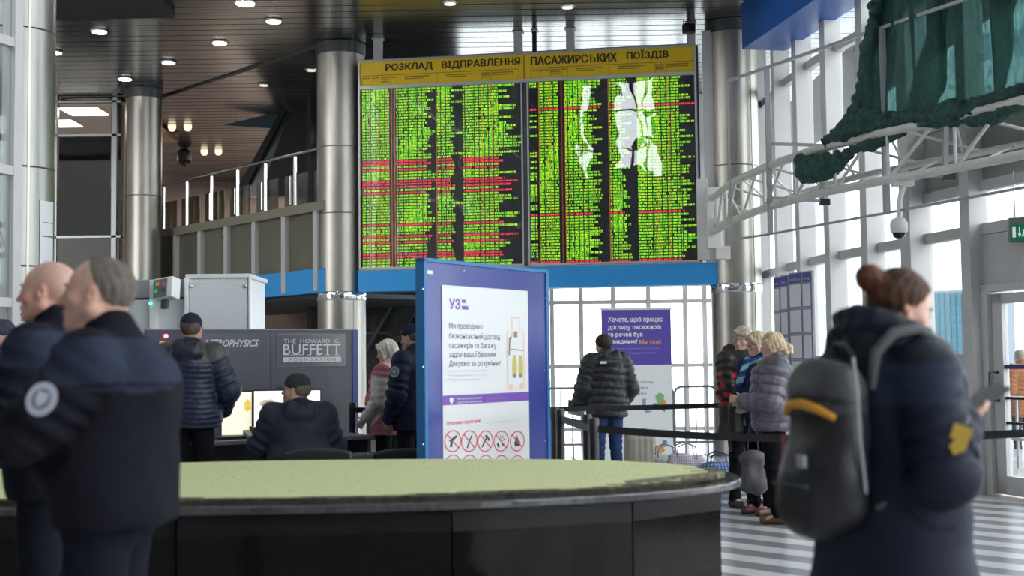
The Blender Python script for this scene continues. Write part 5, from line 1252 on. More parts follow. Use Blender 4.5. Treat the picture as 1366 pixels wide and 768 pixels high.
def skin_cols(P, c, M, s, base, lips=(1.15, .72, .70), stubble=0., extra=None, ruddy=.0):
    q = ((P-c) @ M)/s; col = np.tile(np.array(base, float), (len(P), 1)); x, y, z = q[:, 0], q[:, 1], q[:, 2]; hd = (np.abs(x) < .12) & (np.abs(z) < .14) & (np.abs(y) < .15)
    g = lambda cx, cy, cz, r: np.exp(-(((np.abs(x)-cx)/r)**2+((y-cy)/r)**2+((z-cz)/r)**2))
    def mixc(w, m): 
        nonlocal col; w = (w*hd)[:, None]; col = col*(1-w)+col*np.array(m)*w
    mixc(np.clip(np.exp(-(x/.022)**4-((z+.0605)/.011)**2)*(y > .07), 0, 1), lips)
    mixc(np.clip(g(.046, .07, -.03, .026)*.8+g(0, .11, -.03, .016)*.8+g(.085, -.01, 0, .035)*.7, 0, 1), (1.06+ruddy, .80-ruddy*.4, .78-ruddy*.4))
    mixc(np.clip(g(.031, .088, .002, .016)*.6, 0, 1), (.72, .62, .60))
    if stubble: mixc(np.clip((z < -.035)*(y > .0)*1., 0, 1)*stubble, (.72, .74, .76))
    if extra is not None: col = extra(q, col, hd)
    return np.clip(col, 0, 1)

def hair_shell(kind, c, M, s, col, par, res=.006, seed=0):
    lo = c-.24*s; hi = c+.24*s
    F = Field(lo, hi, res); X = lambda x, y, z: c+M @ (V(x, y, z)*s); E = lambda p, r, k=.02, op='u': F.ell(X(*p), V(*r)*s, k*s, op, M)
    Cc = lambda a, b, r0, r1, k=.02: F.cap(X(*a), X(*b), r0*s, r1*s, k*s)
    amp, fr = .0015, 70
    if kind in ('crop', 'short', 'receding'):
        t = .010 if kind == 'short' else .003
        E((0, -.018, .034), (.077+t, .097+t, .085+t)); E((0, -.05, .01), (.066+t, .066+t, .07+t), .03)
        F.cut(X(0, {'short': .045, 'crop': .035, 'receding': -.0}[kind], .07), M @ (V(0, .80, -.62) if kind != 'receding' else V(0, .85, -.40))); F.cut(X(0, -.05, -.068), M @ V(0, .1, -1)); 
    elif kind == 'fringe':      # low crop visible below a cap
        t = .004; E((0, -.018, .034), (.077+t, .097+t, .085+t)); E((0, -.05, .01), (.066+t, .066+t, .07+t), .03); F.cut(X(0, .0, .0), M @ V(0, 1, -.2)); F.cut(X(0, -.05, -.06), M @ V(0, 0, -1))
    elif kind == 'bun':
        E((0, -.018, .036), (.083, .103, .092)); E((0, -.055, .0), (.073, .068, .075), .03); E((0, -.02, .02), (.085, .06, .06), .03); F.cut(X(0, .052, .06), M @ V(0, .85, -.52)); F.cut(X(0, -.05, -.075), M @ V(0, .25, -1))
        E((0, -.138, .045), (.047, .052, .047), .014); E((.02, -.16, .058), (.022, .022, .022), .008); E((-.02, -.15, .066), (.020, .022, .018), .008); E((0, -.15, .02), (.026, .024, .02), .008); Cc((0, -.085, .03), (0, -.12, .04), .030, .028); amp, fr = .0028, 60
    elif kind == 'bob':
        E((0, -.02, .040), (.092, .108, .095)); E((0, -.05, -.02), (.085, .08, .10), .03)
        for sx in (-1, 1): Cc((sx*.078, .01, .03), (sx*.080, .02, -.06), .026, .020); Cc((sx*.05, .065, .085), (sx*.078, .04, .02), .022, .018)
        E((0, .075, .075), (.05, .03, .022), .02); F.cut(X(0, .085, .045), M @ V(0, .9, -.42)); amp, fr = .005, 45
    elif kind == 'pony':
        E((0, -.02, .040), (.089, .107, .095)); E((0, -.06, .0), (.078, .07, .075), .03); F.cut(X(0, .060, .05), M @ V(0, .86, -.5)); F.cut(X(0, -.05, -.075), M @ V(0, .25, -1))
        for a, b, r_ in (((0, -.11, -.02), (0, -.17, -.04), .04), ((0, -.16, -.03), (.01, -.17, -.09), .035), ((0, -.10, -.03), (-.02, -.13, -.09), .035), ((.03, -.12, .0), (.04, -.16, -.05), .025)): Cc(a, b, r_, r_*.7)
        for sx in (-1, 1): Cc((sx*.07, .05, .04), (sx*.082, .02, -.05), .018, .010)
        amp, fr = .0065, 55
    P, Q = F.mesh(); N = normals(P, Q); q = (P-c) @ M/s
    st = np.sin(np.arctan2(q[:, 0], q[:, 1]-.02)*fr*.35+wob(q, 30, seed)*2.2)*.5+wob(q, 110, seed+1)*.6
    P = P+N*(st*amp*s)[:, None]
    cl = np.array(col)[None, :]*(1+.22*st[:, None]+.15*wob(q, 25, seed+2)[:, None]); 
    if kind == 'bun': cl = cl*np.where((q[:, 1:2] < -.115), np.array([1.7, 1.25, 1.1])[None, :], 1.)
    return np_mesh('hair', P, Q, m_hair, par, np.clip(cl, 0, 1))

def cap_hat(kind, c, M, s, col, par, badge=None):
    F = Field(c-.26*s, c+.26*s, .006); X = lambda x, y, z: c+M @ (V(x, y, z)*s); E = lambda p, r, k=.02, op='u': F.ell(X(*p), V(*r)*s, k*s, op, M)
    if kind == 'baseball':
        E((0, -.018, .045), (.086, .106, .090)); F.cut(X(0, .0, .012), M @ V(0, .22, -1)); F.ell(X(0, -.11, .012), V(.03, .02, .016)*s, .004, 's', M)
    elif kind == 'beanie':
        E((0, -.022, .042), (.088, .108, .100)); E((0, -.03, .03), (.090, .110, .035), .02); F.cut(X(0, .0, .0), M @ V(0, .42, -1))
    P, Q = F.mesh(); N = normals(P, Q); q = (P-c) @ M/s
    if kind == 'baseball':
        an = np.arctan2(q[:, 0], q[:, 1]+.018); P = P-N*(.0018*np.exp(-(np.mod(an+.01, math.pi/3)-.01)**2/.0006))[:, None]*s
    else: P = P+N*(.0016*np.sin(q[:, 0]*500)*(q[:, 2] < .06))[:, None]*s
    o = np_mesh('cap' if kind == 'baseball' else 'knit_cap', P, Q, m_cloth, par, np.tile(np.array(col), (len(P), 1)))
    if kind == 'baseball':
        mb = MB(); n = 16; top = []; bot = []
        pts = []
        for j in range(5):
            t = j/4
            for i in range(n+1):
                a = math.pi*(i/n); x = math.cos(a)*.078*(1-.06*t); y = .062+.078*t*math.sin(a)**.7+.02*math.sin(a); z = .030-.014*t+(.012*math.cos(a)**2*-1)
                pts.append((x, y, z))
        for dz in (0, .005): mb.v += [tuple(X(p[0], p[1], p[2]+dz)) for p in pts]
        m = (n+1)*5
        for j in range(4):
            for i in range(n):
                a = j*(n+1)+i; mb.f.append((a, a+n+1, a+n+2, a+1)); mb.f.append((m+a, m+a+1, m+a+n+2, m+a+n+1))
        for i in range(n): a = 4*(n+1)+i; mb.f.append((a, a+m, a+m+1, a+1))
        nm = 'cap_mat_%d' % int(col[2]*1000); b_ = mb.build('brim', mat(nm, tuple(min(1, c_*1.1) for c_ in col), .6), o, True)
        F2 = MB(); F2.lathe((0, 0, 0), [(.008, 0), (.006, .004)], 10); k = F2.build('button', mat(nm, col, .6), o); k.matrix_local = Matrix.Translation(X(0, -.018, .133)) 
        if badge:
            k = MB().rect(-.022, -.012, .022, .012).build('cap_badge', mat('cap_badge', badge, .5), o); k.matrix_local = Matrix.Translation(X(0, .09, .07)) @ (Matrix(M.tolist()).to_4x4()) @ Matrix.Rotation(R(180), 4, 'Z') @ Matrix.Rotation(R(-20), 4, 'X')
    return o

def person(label, loc, yaw, H=1.75, J=None, skin=(.55, .33, .25), head=None, hair=None, hairc=(.1, .07, .05), hat=None, hatc=(.02, .02, .03), top=None, legs=(.02, .02, .03), shoe=(.02, .02, .02),
           legr=1., hands=None, fem=False, build=1., res=.009, fine=.0055, glasses=False, group=None, name='person', feet=None, nose=1., heavy=0., beard=0., skin_extra=None, cap_badge=None, skirt=False, ruddy=0.):
    """facing local +Y, feet at the origin"""
    s = H/1.75; j = {k: V(*v) for k, v in JD.items()}
    for k, v in (J or {}).items(): j[k] = V(*v)
    j = {k: v*s for k, v in j.items()}
    root = empty(name, loc, yaw, label, 'person', group)
    M = rotm(*(head or (0, 0, 0))); c = j['head']; hs = s*(1.0 if not fem else .96)
    hands = hands or {}
    allp = np.array(list(j.values())); lo = allp.min(0)-.26; hi = allp.max(0)+.26; lo[2] = -.02; hi[2] = max(hi[2], c[2]+.2)
    hb = [(c-.15*s, c+.16*s, fine)]
    hb += [(j['w'+S]-.13*s, j['w'+S]+.13*s, fine) for S in 'LR' if hands.get(S, {}).get('fine', True)]
    F = Field(lo, hi, res*1.7, hb)
    # one continuous body
    F.cap(j['neck'], c+M @ V(0, -.028, -.05)*s, .058*s*(.86 if fem else 1+.08*heavy), .054*s*(.86 if fem else 1+.1*heavy), .03)
    F.cap(j['neck']+V(0, .0, -.02), j['chest'], .08*s, .13*s, .04, flat=((0, 1, 0), 1.3)); F.cap(j['chest'], j['pel'], .13*s, .13*s, .04, flat=((0, 1, 0), 1.3))
    for S in 'LR':
        F.cap(j['neck']+V(0, 0, -.04), j['s'+S], .05*s, .052*s, .03); F.cap(j['s'+S], j['e'+S], .047*s*build, .038*s, .02); F.cap(j['e'+S], j['w'+S], .038*s, .026*s, .02)
        F.cap(j['h'+S], j['k'+S], .075*s, .05*s, .03); F.cap(j['k'+S], j['a'+S], .048*s, .034*s, .02); F.cap(j['a'+S], j['a'+S]+V(0, .12*s, -.045*s), .032*s, .024*s, .015)
    head_prims(F, c, M, hs, fem, nose, heavy)
    palm = {}
    for S in 'LR':
        h = hands.get(S, {}); d = V(*h['d']) if 'd' in h else j['w'+S]-j['e'+S]; n = V(*h['n']) if 'n' in h else V(1 if S == 'L' else -1, .2, 0)
        palm[S] = hand_prims(F, j['w'+S], d, n, S, h.get('curl', 35), s, h.get('thumb', 1.))
    P, Q = F.mesh(); P = relax(P, Q, 1, .35)
    col = skin_cols(P, c, M, hs, skin, stubble=beard, extra=skin_extra, ruddy=ruddy)
    body = np_mesh('body', P, Q, m_skin, root, col)
    # eyes, brows
    for sx in (-1, 1):
        e = c+M @ (V(sx*.031, .0765, .004)*hs); o = MB().lathe((0, 0, 0), [(.002*hs, -.0138*hs), (.0096*hs, -.010*hs), (.0138*hs, 0), (.0096*hs, .010*hs), (.002*hs, .0138*hs)], 14).build('eye', m_eyew, root, True); o.location = e
        i = MB().lathe((0, 0, 0), [(.0058*hs, 0), (.0045*hs, .0016*hs)], 14).build('iris', m_iris, o); i.matrix_local = Matrix.Translation(M @ V(0, .0128, 0)*hs) @ Matrix(M.tolist()).to_4x4() @ Matrix.Rotation(R(-90), 4, 'X')
        bw = MB().tube([tuple(c+M @ (V(sx*x, y, z)*hs)) for x, y, z in ((.014, .0925, .024), (.030, .0905, .029), (.047, .074, .024))], [.0032*hs, .0038*hs, .002*hs], 8).build('eyebrow', mat('brow_%d' % int(hairc[0]*100), tuple(x*.6 for x in hairc), .7), root, True)
    if hair: hair_shell(hair, c, M, hs, hairc, root, seed=int(abs(loc[0])*10))
    if hat: cap_hat(hat, c, M, hs, hatc, root, cap_badge)
    if glasses:
        g = MB()
        for sx in (-1, 1):
            for k in range(14):
                a, b = 2*math.pi*k/14, 2*math.pi*(k+1)/14; f = lambda t: tuple(c+M @ (V(sx*.031+.021*math.cos(t), .098-.006*abs(math.cos(t)), .002+.016*math.sin(t))*hs)); g.tube([f(a), f(b)], .0012, 6, False)
            g.tube([tuple(c+M @ (V(sx*.052, .092, .004)*hs)), tuple(c+M @ (V(sx*.082, -.005, .004)*hs))], .0013, 6)
        g.build('spectacles', mat('spectacle_frame', (.08, .04, .03), .3), root)
    # ---- top garment
    t = dict(kind='plain', col=(.05, .05, .07), bulk=.018, hem=.80, belly=.0, collar=.05, hood=False, mat=m_soft, res=res, sleeve=1., flare=.0, open=0.)
    t.update(top or {}); b = t['bulk']
    Fj = Field(lo-.05, hi+.05, t['res']); hz = t['hem']*s; w0 = 1+.0*s
    sh = j['sL']*.5+j['sR']*.5; ax = (j['sR']-j['sL']); ax = ax/np.linalg.norm(ax); fx = np.cross(ax, (0, 0, 1)); fx = np.array([-fx[0], -fx[1], 0]); fx /= np.linalg.norm(fx); fr = -fx if fx[1] < 0 else fx
    tw = (.155 if not fem else .14)*s*build
    Fj.cap(j['chest']+ax*.045*s+V(0, 0, .02), j['chest']-ax*.045*s+V(0, 0, .02), (.118+b)*s*build, (.118+b)*s*build, .04)
    Fj.cap(j['chest']-ax*.04*s, j['wai']-ax*.035*s, (.12+b)*s*build, (.118+b+t['belly']*.3)*s*build, .05); Fj.cap(j['chest']+ax*.04*s, j['wai']+ax*.035*s, (.12+b)*s*build, (.118+b+t['belly']*.3)*s*build, .05)
    if t['belly']: Fj.ell(j['wai']+V(0, .05+t['belly']*.5, -.01)*s, V(.13, .10+t['belly'], .14)*s*build, .06)
    bot = j['pel']*1.; bot2 = V(j['pel'][0], j['pel'][1], hz-.03)
    if hz > j['pel'][2]: bot2 = j['pel']*.2+j['wai']*.8
    for sg in (-1, 1): Fj.cap(j['wai']+ax*sg*.04*s, (j['pel'] if hz < j['pel'][2] else bot2)+ax*sg*.05*s, (.118+b)*s*build, (.125+b+t['flare']*.5)*s*build, .05)
    if hz < j['pel'][2]:
        for sg in (-1, 1): Fj.cap(j['pel']+ax*sg*.05*s, bot2+ax*sg*(.05+t['flare'])*s, (.125+b+t['flare']*.5)*s*build, (.128+b+t['flare'])*s*build, .05, flat=((0, 1, 0), 1.08))
    Fj.cut((0, 0, hz), (0, 0, -1), .012)
    for S in 'LR':
        Fj.cap(j['neck']+V(0, 0, -.035)*s, j['s'+S]+V(0, 0, -.01)*s, (.055+b*.6)*s, (.062+b*.8)*s*build, .045)
        Fj.cap(j['s'+S], j['e'+S], (.062+b*.85)*s*build, (.048+b*.9)*s*build, .03); Fj.cap(j['e'+S], j['e'+S]+(j['w'+S]-j['e'+S])*.94*t['sleeve'], (.048+b*.9)*s, (.036+b*.7)*s, .022)
    nk = j['neck']; nu = c+M @ V(0, -.04, -.10)*s
    if t['collar'] > 0:
        ct = nk+(nu-nk)*(t['collar']/.09)
        Fj.cap(nk+V(0, 0, -.02)*s, ct, (.074+b*.5)*s, (.068+b*.3)*s, .03)
    if t['hood']:
        hk = nk-fr*.118*s
        Fj.ell(hk+V(0, 0, -.035)*s, V(.130, .080, .085)*s, .012); Fj.ell(hk+V(0, 0, -.11)*s-fr*.015*s, V(.08, .055, .06)*s, .02)
        for sg in (-1, 1): Fj.cap(hk+ax*sg*.07*s+V(0, 0, .03)*s, nk+ax*sg*.09*s+fr*.05*s+V(0, 0, .0)*s, .048*s, .034*s, .02)
    Pj, Qj = Fj.mesh(); Pj = relax(Pj, Qj, 1, .4); N = normals(Pj, Qj)
    # nearest limb -> puffs and creases
    segs = [('t', j['neck'], bot2)]+[('a'+S, j['s'+S], j['e'+S]) for S in 'LR']+[('f'+S, j['e'+S], j['w'+S]) for S in 'LR']
    rad = {'t': .17*s, 'a': .07*s, 'f': .055*s}; bd_ = np.full(len(Pj), 1e9); who = np.zeros(len(Pj), int); par_ = np.zeros(len(Pj))
    for i, (nm, A_, B_) in enumerate(segs):
        L_, D_, _ = bone_t(Pj, A_, B_); D_ = D_-rad[nm[0]]; m = D_ < bd_; bd_[m] = D_[m]; who[m] = i; par_[m] = L_[m]+(np.linalg.norm(j['e'+nm[1]]-j['s'+nm[1]]) if nm[0] == 'f' else 0)
    tors = who == 0
    disp = np.zeros(len(Pj)); dark = np.ones(len(Pj))
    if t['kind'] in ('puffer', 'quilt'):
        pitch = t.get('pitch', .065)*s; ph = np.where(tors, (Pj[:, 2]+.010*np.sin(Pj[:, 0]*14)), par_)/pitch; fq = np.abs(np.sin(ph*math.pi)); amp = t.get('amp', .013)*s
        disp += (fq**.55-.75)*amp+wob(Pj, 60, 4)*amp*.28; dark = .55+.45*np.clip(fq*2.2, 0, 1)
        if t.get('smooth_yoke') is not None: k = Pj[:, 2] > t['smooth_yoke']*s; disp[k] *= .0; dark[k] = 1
    cr = np.where(tors, .35, 1.); amp = t.get('crease', .006)*s
    el = np.exp(-((par_-np.linalg.norm(j['eL']-j['sL']))/(.09*s))**2)*(~tors)
    cz = np.sin(np.where(tors, Pj[:, 2]*38, par_*85)+2.2*wob(Pj, 12, 7))*(.35+.9*el)
    disp += cz*amp*cr+wob(Pj, 16, 9)*amp*.7
    nearhem = np.exp(-((Pj[:, 2]-hz)/.03)**2)*tors; disp += -nearhem*.006
    Pj = Pj+N*disp[:, None]
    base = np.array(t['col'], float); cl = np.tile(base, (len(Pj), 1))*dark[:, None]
    if t.get('paint'): cl = t['paint'](Pj/s, cl, who, par_/s, {k: v/s for k, v in j.items()}, N)
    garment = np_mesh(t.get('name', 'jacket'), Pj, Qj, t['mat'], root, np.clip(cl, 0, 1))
    # ---- trousers
    lo2 = np.minimum.reduce([j[k] for k in ('pel', 'hL', 'hR', 'kL', 'kR', 'aL', 'aR')])-.2; hi2 = np.maximum.reduce([j[k] for k in ('pel', 'hL', 'hR', 'kL', 'kR', 'aL', 'aR')])+.2; lo2[2] = -.0
    Ft = Field(lo2, hi2, res*1.2)
    Ft.cap(j['hL']+V(0, 0, .03), j['hR']+V(0, 0, .03), .118*s*legr, .118*s*legr, .04); Ft.cap(j['pel'], j['pel']+V(0, 0, .08)*s, .13*s, .12*s, .04, flat=((0, 1, 0), 1.15))
    for S in 'LR':
        Ft.cap(j['h'+S], j['k'+S], .098*s*legr, .070*s*legr, .03); Ft.cap(j['k'+S], j['a'+S]+V(0, 0, -.01)*s, .068*s*legr, .056*s*legr, .025)
    Ft.cut((0, 0, .055*s), (0, 0, -1), .008)
    Pt, Qt = Ft.mesh(); Pt = relax(Pt, Qt, 1, .4); N = normals(Pt, Qt)
    kn = np.exp(-((Pt[:, 2]-j['kL'][2])/(.08*s))**2)+np.exp(-((Pt[:, 2]-.12*s)/(.07*s))**2)*1.3
    Pt = Pt+N*((np.sin(Pt[:, 2]*75+2*wob(Pt, 14, 3))*(.15+kn)*.0045+wob(Pt, 18, 5)*.003)*s)[:, None]
    np_mesh('trousers', Pt, Qt, t.get('legmat', m_cloth), root, np.tile(np.array(legs, float), (len(Pt), 1))*(1+.1*wob(Pt, 20, 2))[:, None].clip(0, 2))
    # ---- shoes
    for S in 'LR':
        a = j['a'+S]; f = (feet or {}).get(S, 0.); d = V(math.sin(R(f)), math.cos(R(f)), 0)
        Fs = Field(a-V(.2, .2, .2), a+V(.22, .32, .12), .008); g = V(a[0], a[1], 0)
        Fs.cap(g-d*.035*s+V(0, 0, .045*s), g+d*.135*s+V(0, 0, .035*s), .043*s, .040*s, .02); Fs.cap(g-d*.02*s+V(0, 0, .05*s), a+V(0, 0, .02)*s, .044*s, .05*s, .03); Fs.cut(g+V(0, 0, .002), (0, 0, -1), .004)
        Ps, Qs = Fs.mesh(); sole = Ps[:, 2] < .022*s
        cs = np.tile(np.array(shoe, float), (len(Ps), 1)); cs[sole] = np.array(shoe)*.35+.01
        np_mesh('shoe', Ps, Qs, m_leath, root, cs)
    return dict(root=root, j=j, s=s, M=M, c=c, palm=palm, garment=garment, body=body, hs=hs)

def patch_on(pr, pts_local, m, name, parent, off_=.0):
    """small flat badge: pts in a frame (origin, xdir, zdir, normal)"""
    pass
def badge(parent, c, n, up, w, h, col, rim=None, name='shoulder_badge', shape='round'):
    n = Vector(n).normalized(); up = Vector(up); x = up.cross(n).normalized(); z = n.cross(x).normalized()
    M = Matrix((x, -n, z)).transposed().to_4x4(); M.translation = Vector(c)
    mb = MB()
    def shp(k, y):
        if shape == 'round': return [(w*k*math.cos(a)/2, h*k*math.sin(a)/2) for a in [2*math.pi*i/24 for i in range(24)]]
        return [(-w*k/2, h*k/2), (-w*k/2, -h*k*.2), (0, -h*k/2), (w*k/2, -h*k*.2), (w*k/2, h*k/2)][::1]
    q = shp(1, 0); mb.hexa([(a, 0, b) for a, b in q], [(a, -.004, b) for a, b in q]); o = mb.build(name, mat(name+'_%d%d' % (int(col[0]*99), int(col[2]*99)), col, .6), parent); o.matrix_local = M
    if rim is not None:
        mb = MB(); q = shp(.62, 0); mb.hexa([(a, -.004, b) for a, b in q], [(a, -.006, b) for a, b in q]); k = mb.build('badge_centre', mat('badge_c_%d%d' % (int(rim[0]*99), int(rim[2]*99)), rim, .6), o)
        mb = MB().poly([(-.18*w, .2*h), (-.18*w, -.05*h), (0, -.25*h), (.18*w, -.05*h), (.18*w, .2*h)], -.0075); mb.build('badge_shield', mat('badge_shield', (.42, .42, .46), .5), o)
    return o
# ================================================================ CAST
def xy(px, Y): p = at(px, 480, Y); return (p.x, Y, 0)
navy = (.010, .012, .022); navy2 = (.013, .018, .034); blk = (.008, .008, .010)

# --- 1 bareheaded older officer in front, facing left
def paint_police(P, cl, who, par, j, N):
    y = P[:, 2] > 1.33+.02*np.sin(P[:, 0]*9); cl[y] = (.022, .027, .048); k = (np.abs(P[:, 2]-1.33) < .008); cl[k] = (.01, .01, .018)
    nk = P[:, 2] > 1.475; cl[nk] = (.009, .010, .016); return cl
def grey_sides(q, col, hd):
    w = ((q[:, 2] > -.03) & (q[:, 1] < .03) & hd)[:, None]*.35; return col*(1-w)+np.array((.30, .25, .22))*w
Yp = 4.0
A1 = person('heavy grey haired officer in dark uniform with a round shoulder badge, foreground left', xy(147, Yp), R(87), 1.715,
    J=dict(sL=(-.19, .0, 1.40), eL=(-.255, .17, 1.17), wL=(-.09, .30, 1.20), sR=(.19, .02, 1.40), eR=(.24, .19, 1.17), wR=(.05, .30, 1.16), head=(0, .045, 1.615), chest=(0, -.03, 1.30), wai=(0, .0, 1.12), neck=(0, -.02, 1.46), pel=(0, -.02, .94)),
    head=(3, -2, 0), skin=(.58, .33, .25), hair='receding', hairc=(.12, .10, .088), skin_extra=grey_sides, hands=dict(L=dict(d=(1, .1, .1), n=(0, -1, 0), curl=25), R=dict(d=(-1, .1, .1), n=(0, -1, 0), curl=25)), nose=1.18, heavy=1., build=1.16, beard=.25,
    top=dict(col=(.009, .009, .014), bulk=.03, hem=.89, belly=.05, collar=.06, paint=paint_police, crease=.012, mat=m_cloth), legs=(.008, .009, .016), legr=1.1, res=.009, fine=.005, ruddy=.12)
j = A1['j']; c = j['sL']*.47+j['eL']*.53+np.array((-.101, -.01, .016)); badge(A1['root'], c, (-1, -.1, .15), (0, -.45, 1), .085, .10, (.36, .37, .42), (.12, .13, .2), shape='round')

# --- 2 bald officer behind him
Yq = 5.0
A2 = person('bald officer in dark uniform holding a black radio, behind the grey haired officer', xy(74, Yq), R(84), 1.775,
    J=dict(sL=(-.19, .0, 1.41), eL=(-.25, .11, 1.16), wL=(-.12, .30, 1.21), eR=(.24, .10, 1.14), wR=(.02, .30, 1.14), head=(0, .035, 1.625), pel=(0, -.01, .95)),
    head=(4, -1, 0), skin=(.62, .33, .25), hair=None, hairc=(.2, .15, .12), skin_extra=grey_sides, hands=dict(L=dict(d=(.2, 1, .2), n=(1, 0, .3), curl=65), R=dict(d=(-1, .4, .2), n=(0, -1, 0), curl=40)), nose=1.05, build=1.08, beard=.2,
    top=dict(col=(.009, .010, .016), bulk=.028, hem=.84, belly=.01, collar=.085, paint=paint_police, crease=.010, mat=m_cloth), legs=(.008, .009, .016), res=.010, fine=.0055, ruddy=.15)
rt = A2['root']; w = A2['palm']['L']
rd = empty('radio', rt.matrix_basis @ Vector(w), 0, 'black hand radio held by the bald officer', 'radio', rot=(R(-35), 0, R(84+10)))
MB().box(-.03, .03, -.02, .02, -.07, .07).build('body', m_black, rd, bevel=.006); MB().tube([(.02, 0, .07), (.02, 0, .17)], .007, 8).build('aerial', m_black, rd); MB().box(-.02, .02, -.022, -.02, .0, .05).build('keypad', m_dgrey, rd)

# --- 3 man in knitted cap at the left edge
A3 = person('man in a dark knitted cap at the left edge, facing right', xy(4, 10.6), R(-82), 1.74, J=dict(eL=(-.25, .02, 1.14), eR=(.25, .02, 1.14)), head=(0, 8, 0), skin=(.52, .32, .25), hair='fringe', hairc=(.08, .06, .05), hat='beanie', hatc=(.05, .055, .085),
    top=dict(col=(.016, .028, .045), bulk=.03, hem=.80, collar=.06, crease=.01), legs=(.02, .02, .03), res=.011, fine=.007, nose=1.15)
badge(A3['root'], A3['j']['sR']+np.array((.09, .0, -.13)), (1, .1, .1), (0, 0, 1), .07, .08, (.12, .14, .2), shape='shield')

# --- 4 man with cap, back to camera, quilted jacket
def paint_quilt(P, cl, who, par, j, N):
    k = (P[:, 2] > 1.36) & (np.abs(P[:, 0]) > .10) & (who == 0) | ((who > 0) & (who < 3) & (par < .06)); cl[k] = (.055, .055, .052); h = (P[:, 2] > 1.38) & (np.abs(P[:, 0]) < .12) & (P[:, 1] < -.0); cl[h] = (.018, .018, .036)
    return cl
A4 = person('standing man in a dark blue cap and quilted jacket, back turned', xy(255, 10.4), R(2), 1.775, J=dict(eL=(-.29, -.02, 1.15), wL=(-.27, .10, .92), eR=(.30, -.02, 1.15), wR=(.23, .13, .98)), head=(0, 4, 0), skin=(.50, .30, .23), hair='fringe', hairc=(.10, .065, .05), hat='baseball', hatc=(.022, .024, .045),
    top=dict(kind='quilt', pitch=.040, amp=.009, col=(.016, .024, .052), bulk=.045, hem=.84, collar=.05, hood=True, mat=m_nylon, smooth_yoke=1.37, paint=paint_quilt), legs=(.008, .008, .012), build=1.08, res=.009, fine=.007)

# --- 5 seated man
A5 = person('seated man in a dark cap and hooded jacket, back turned, before the right screen', xy(398, 9.95), R(14), 1.74,
    J=dict(pel=(0, -.02, .50), wai=(0, -.01, .66), chest=(0, .01, .86), neck=(0, -.01, 1.01), head=(-.02, .03, 1.165), sL=(-.18, .0, .96), sR=(.18, .0, .96), eL=(-.29, .10, .74), wL=(-.20, .33, .78), eR=(.27, .09, .74), wR=(.15, .33, .78),
           hL=(-.09, .0, .50), hR=(.09, .0, .50), kL=(-.13, .43, .50), kR=(.13, .43, .50), aL=(-.13, .40, .085), aR=(.13, .40, .085)), head=(62, -2, 0), skin=(.50, .30, .23), hair='fringe', hairc=(.12, .09, .07), hat='baseball', hatc=(.035, .036, .044),
    top=dict(col=(.018, .023, .038), bulk=.045, hem=.44, collar=.05, hood=True, crease=.012, mat=m_soft), legs=(.012, .012, .018), build=1.14, res=.009, fine=.007, hands=dict(L=dict(d=(0, 1, 0), n=(0, 0, -1), curl=25), R=dict(d=(0, 1, 0), n=(0, 0, -1), curl=25)))

# --- 6 woman in pink vest, 7 officer in cap beside her
def paint_vest(P, cl, who, par, j, N):
    a = who > 0; a &= ~((who < 3) & (par < .05)); cl[a] = (.60, .56, .54); k = (P[:, 2] > 1.40) & (who == 0); cl[k] = (.62, .50, .48); return cl
A6 = person('white haired woman in a pink quilted vest over a white jumper', xy(517, 11.9), R(72), 1.575, fem=True, J=dict(eL=(-.23, -.0, 1.12), wL=(-.19, .16, .96), eR=(.23, .0, 1.12), wR=(.2, .14, .94)), head=(6, 14, 0), skin=(.60, .36, .30), hair='bob', hairc=(.62, .56, .48),
    top=dict(kind='puffer', pitch=.075, amp=.008, col=(.52, .17, .21), bulk=.035, hem=.78, belly=.05, collar=.05, mat=m_cloth, paint=paint_vest, name='vest'), legs=(.012, .012, .015), res=.010, fine=.007, build=1.05, ruddy=.06)
A7 = person('officer in a dark cap and uniform jacket, half hidden by the information board', xy(550, 11.4), R(58), 1.70, J=dict(eL=(-.25, .0, 1.13), wL=(-.22, .10, .89)), head=(6, 6, 0), skin=(.46, .27, .20), hair='fringe', hairc=(.1, .08, .06), hat='baseball', hatc=(.016, .024, .05), cap_badge=(.5, .45, .12),
    top=dict(col=(.014, .020, .042), bulk=.035, hem=.78, collar=.055, crease=.012), legs=(.012, .012, .02), res=.010, fine=.007, heavy=.4)
j = A7['j']; badge(A7['root'], j['sL']*.62+j['eL']*.38+np.array((-.098, -.02, .01)), (-1, -.25, .1), (0, 0, 1), .085, .095, (.30, .32, .38), (.05, .06, .10))

# --- 8 man in black puffer
A8 = person('dark haired man in a black puffer jacket and jeans looking down, seen from behind', xy(809, 13.6), R(14), 1.66, J=dict(eL=(-.27, .0, 1.14), wL=(-.29, .16, .93), eR=(.26, -.03, 1.13), wR=(.22, .10, .95), head=(-.02, .05, 1.60)), head=(12, 22, 0), skin=(.50, .30, .23), hair='short', hairc=(.035, .025, .02),
    top=dict(kind='puffer', pitch=.080, amp=.016, col=(.028, .029, .034), bulk=.055, hem=.80, collar=.05, hood=True, mat=m_nylon), legs=(.035, .065, .17), legr=1.02, res=.010, fine=.007, hands=dict(L=dict(d=(0, .8, -.4), n=(1, 0, 0), curl=45)))
j = A8['j']; k = MB().box(-.035, .035, -.002, .002, -.014, .014).build('white_logo', m_post, A8['root']); k.location = Vector((.0-.10, -.205, 1.34)); k.rotation_euler = (R(-14), 0, R(-18))
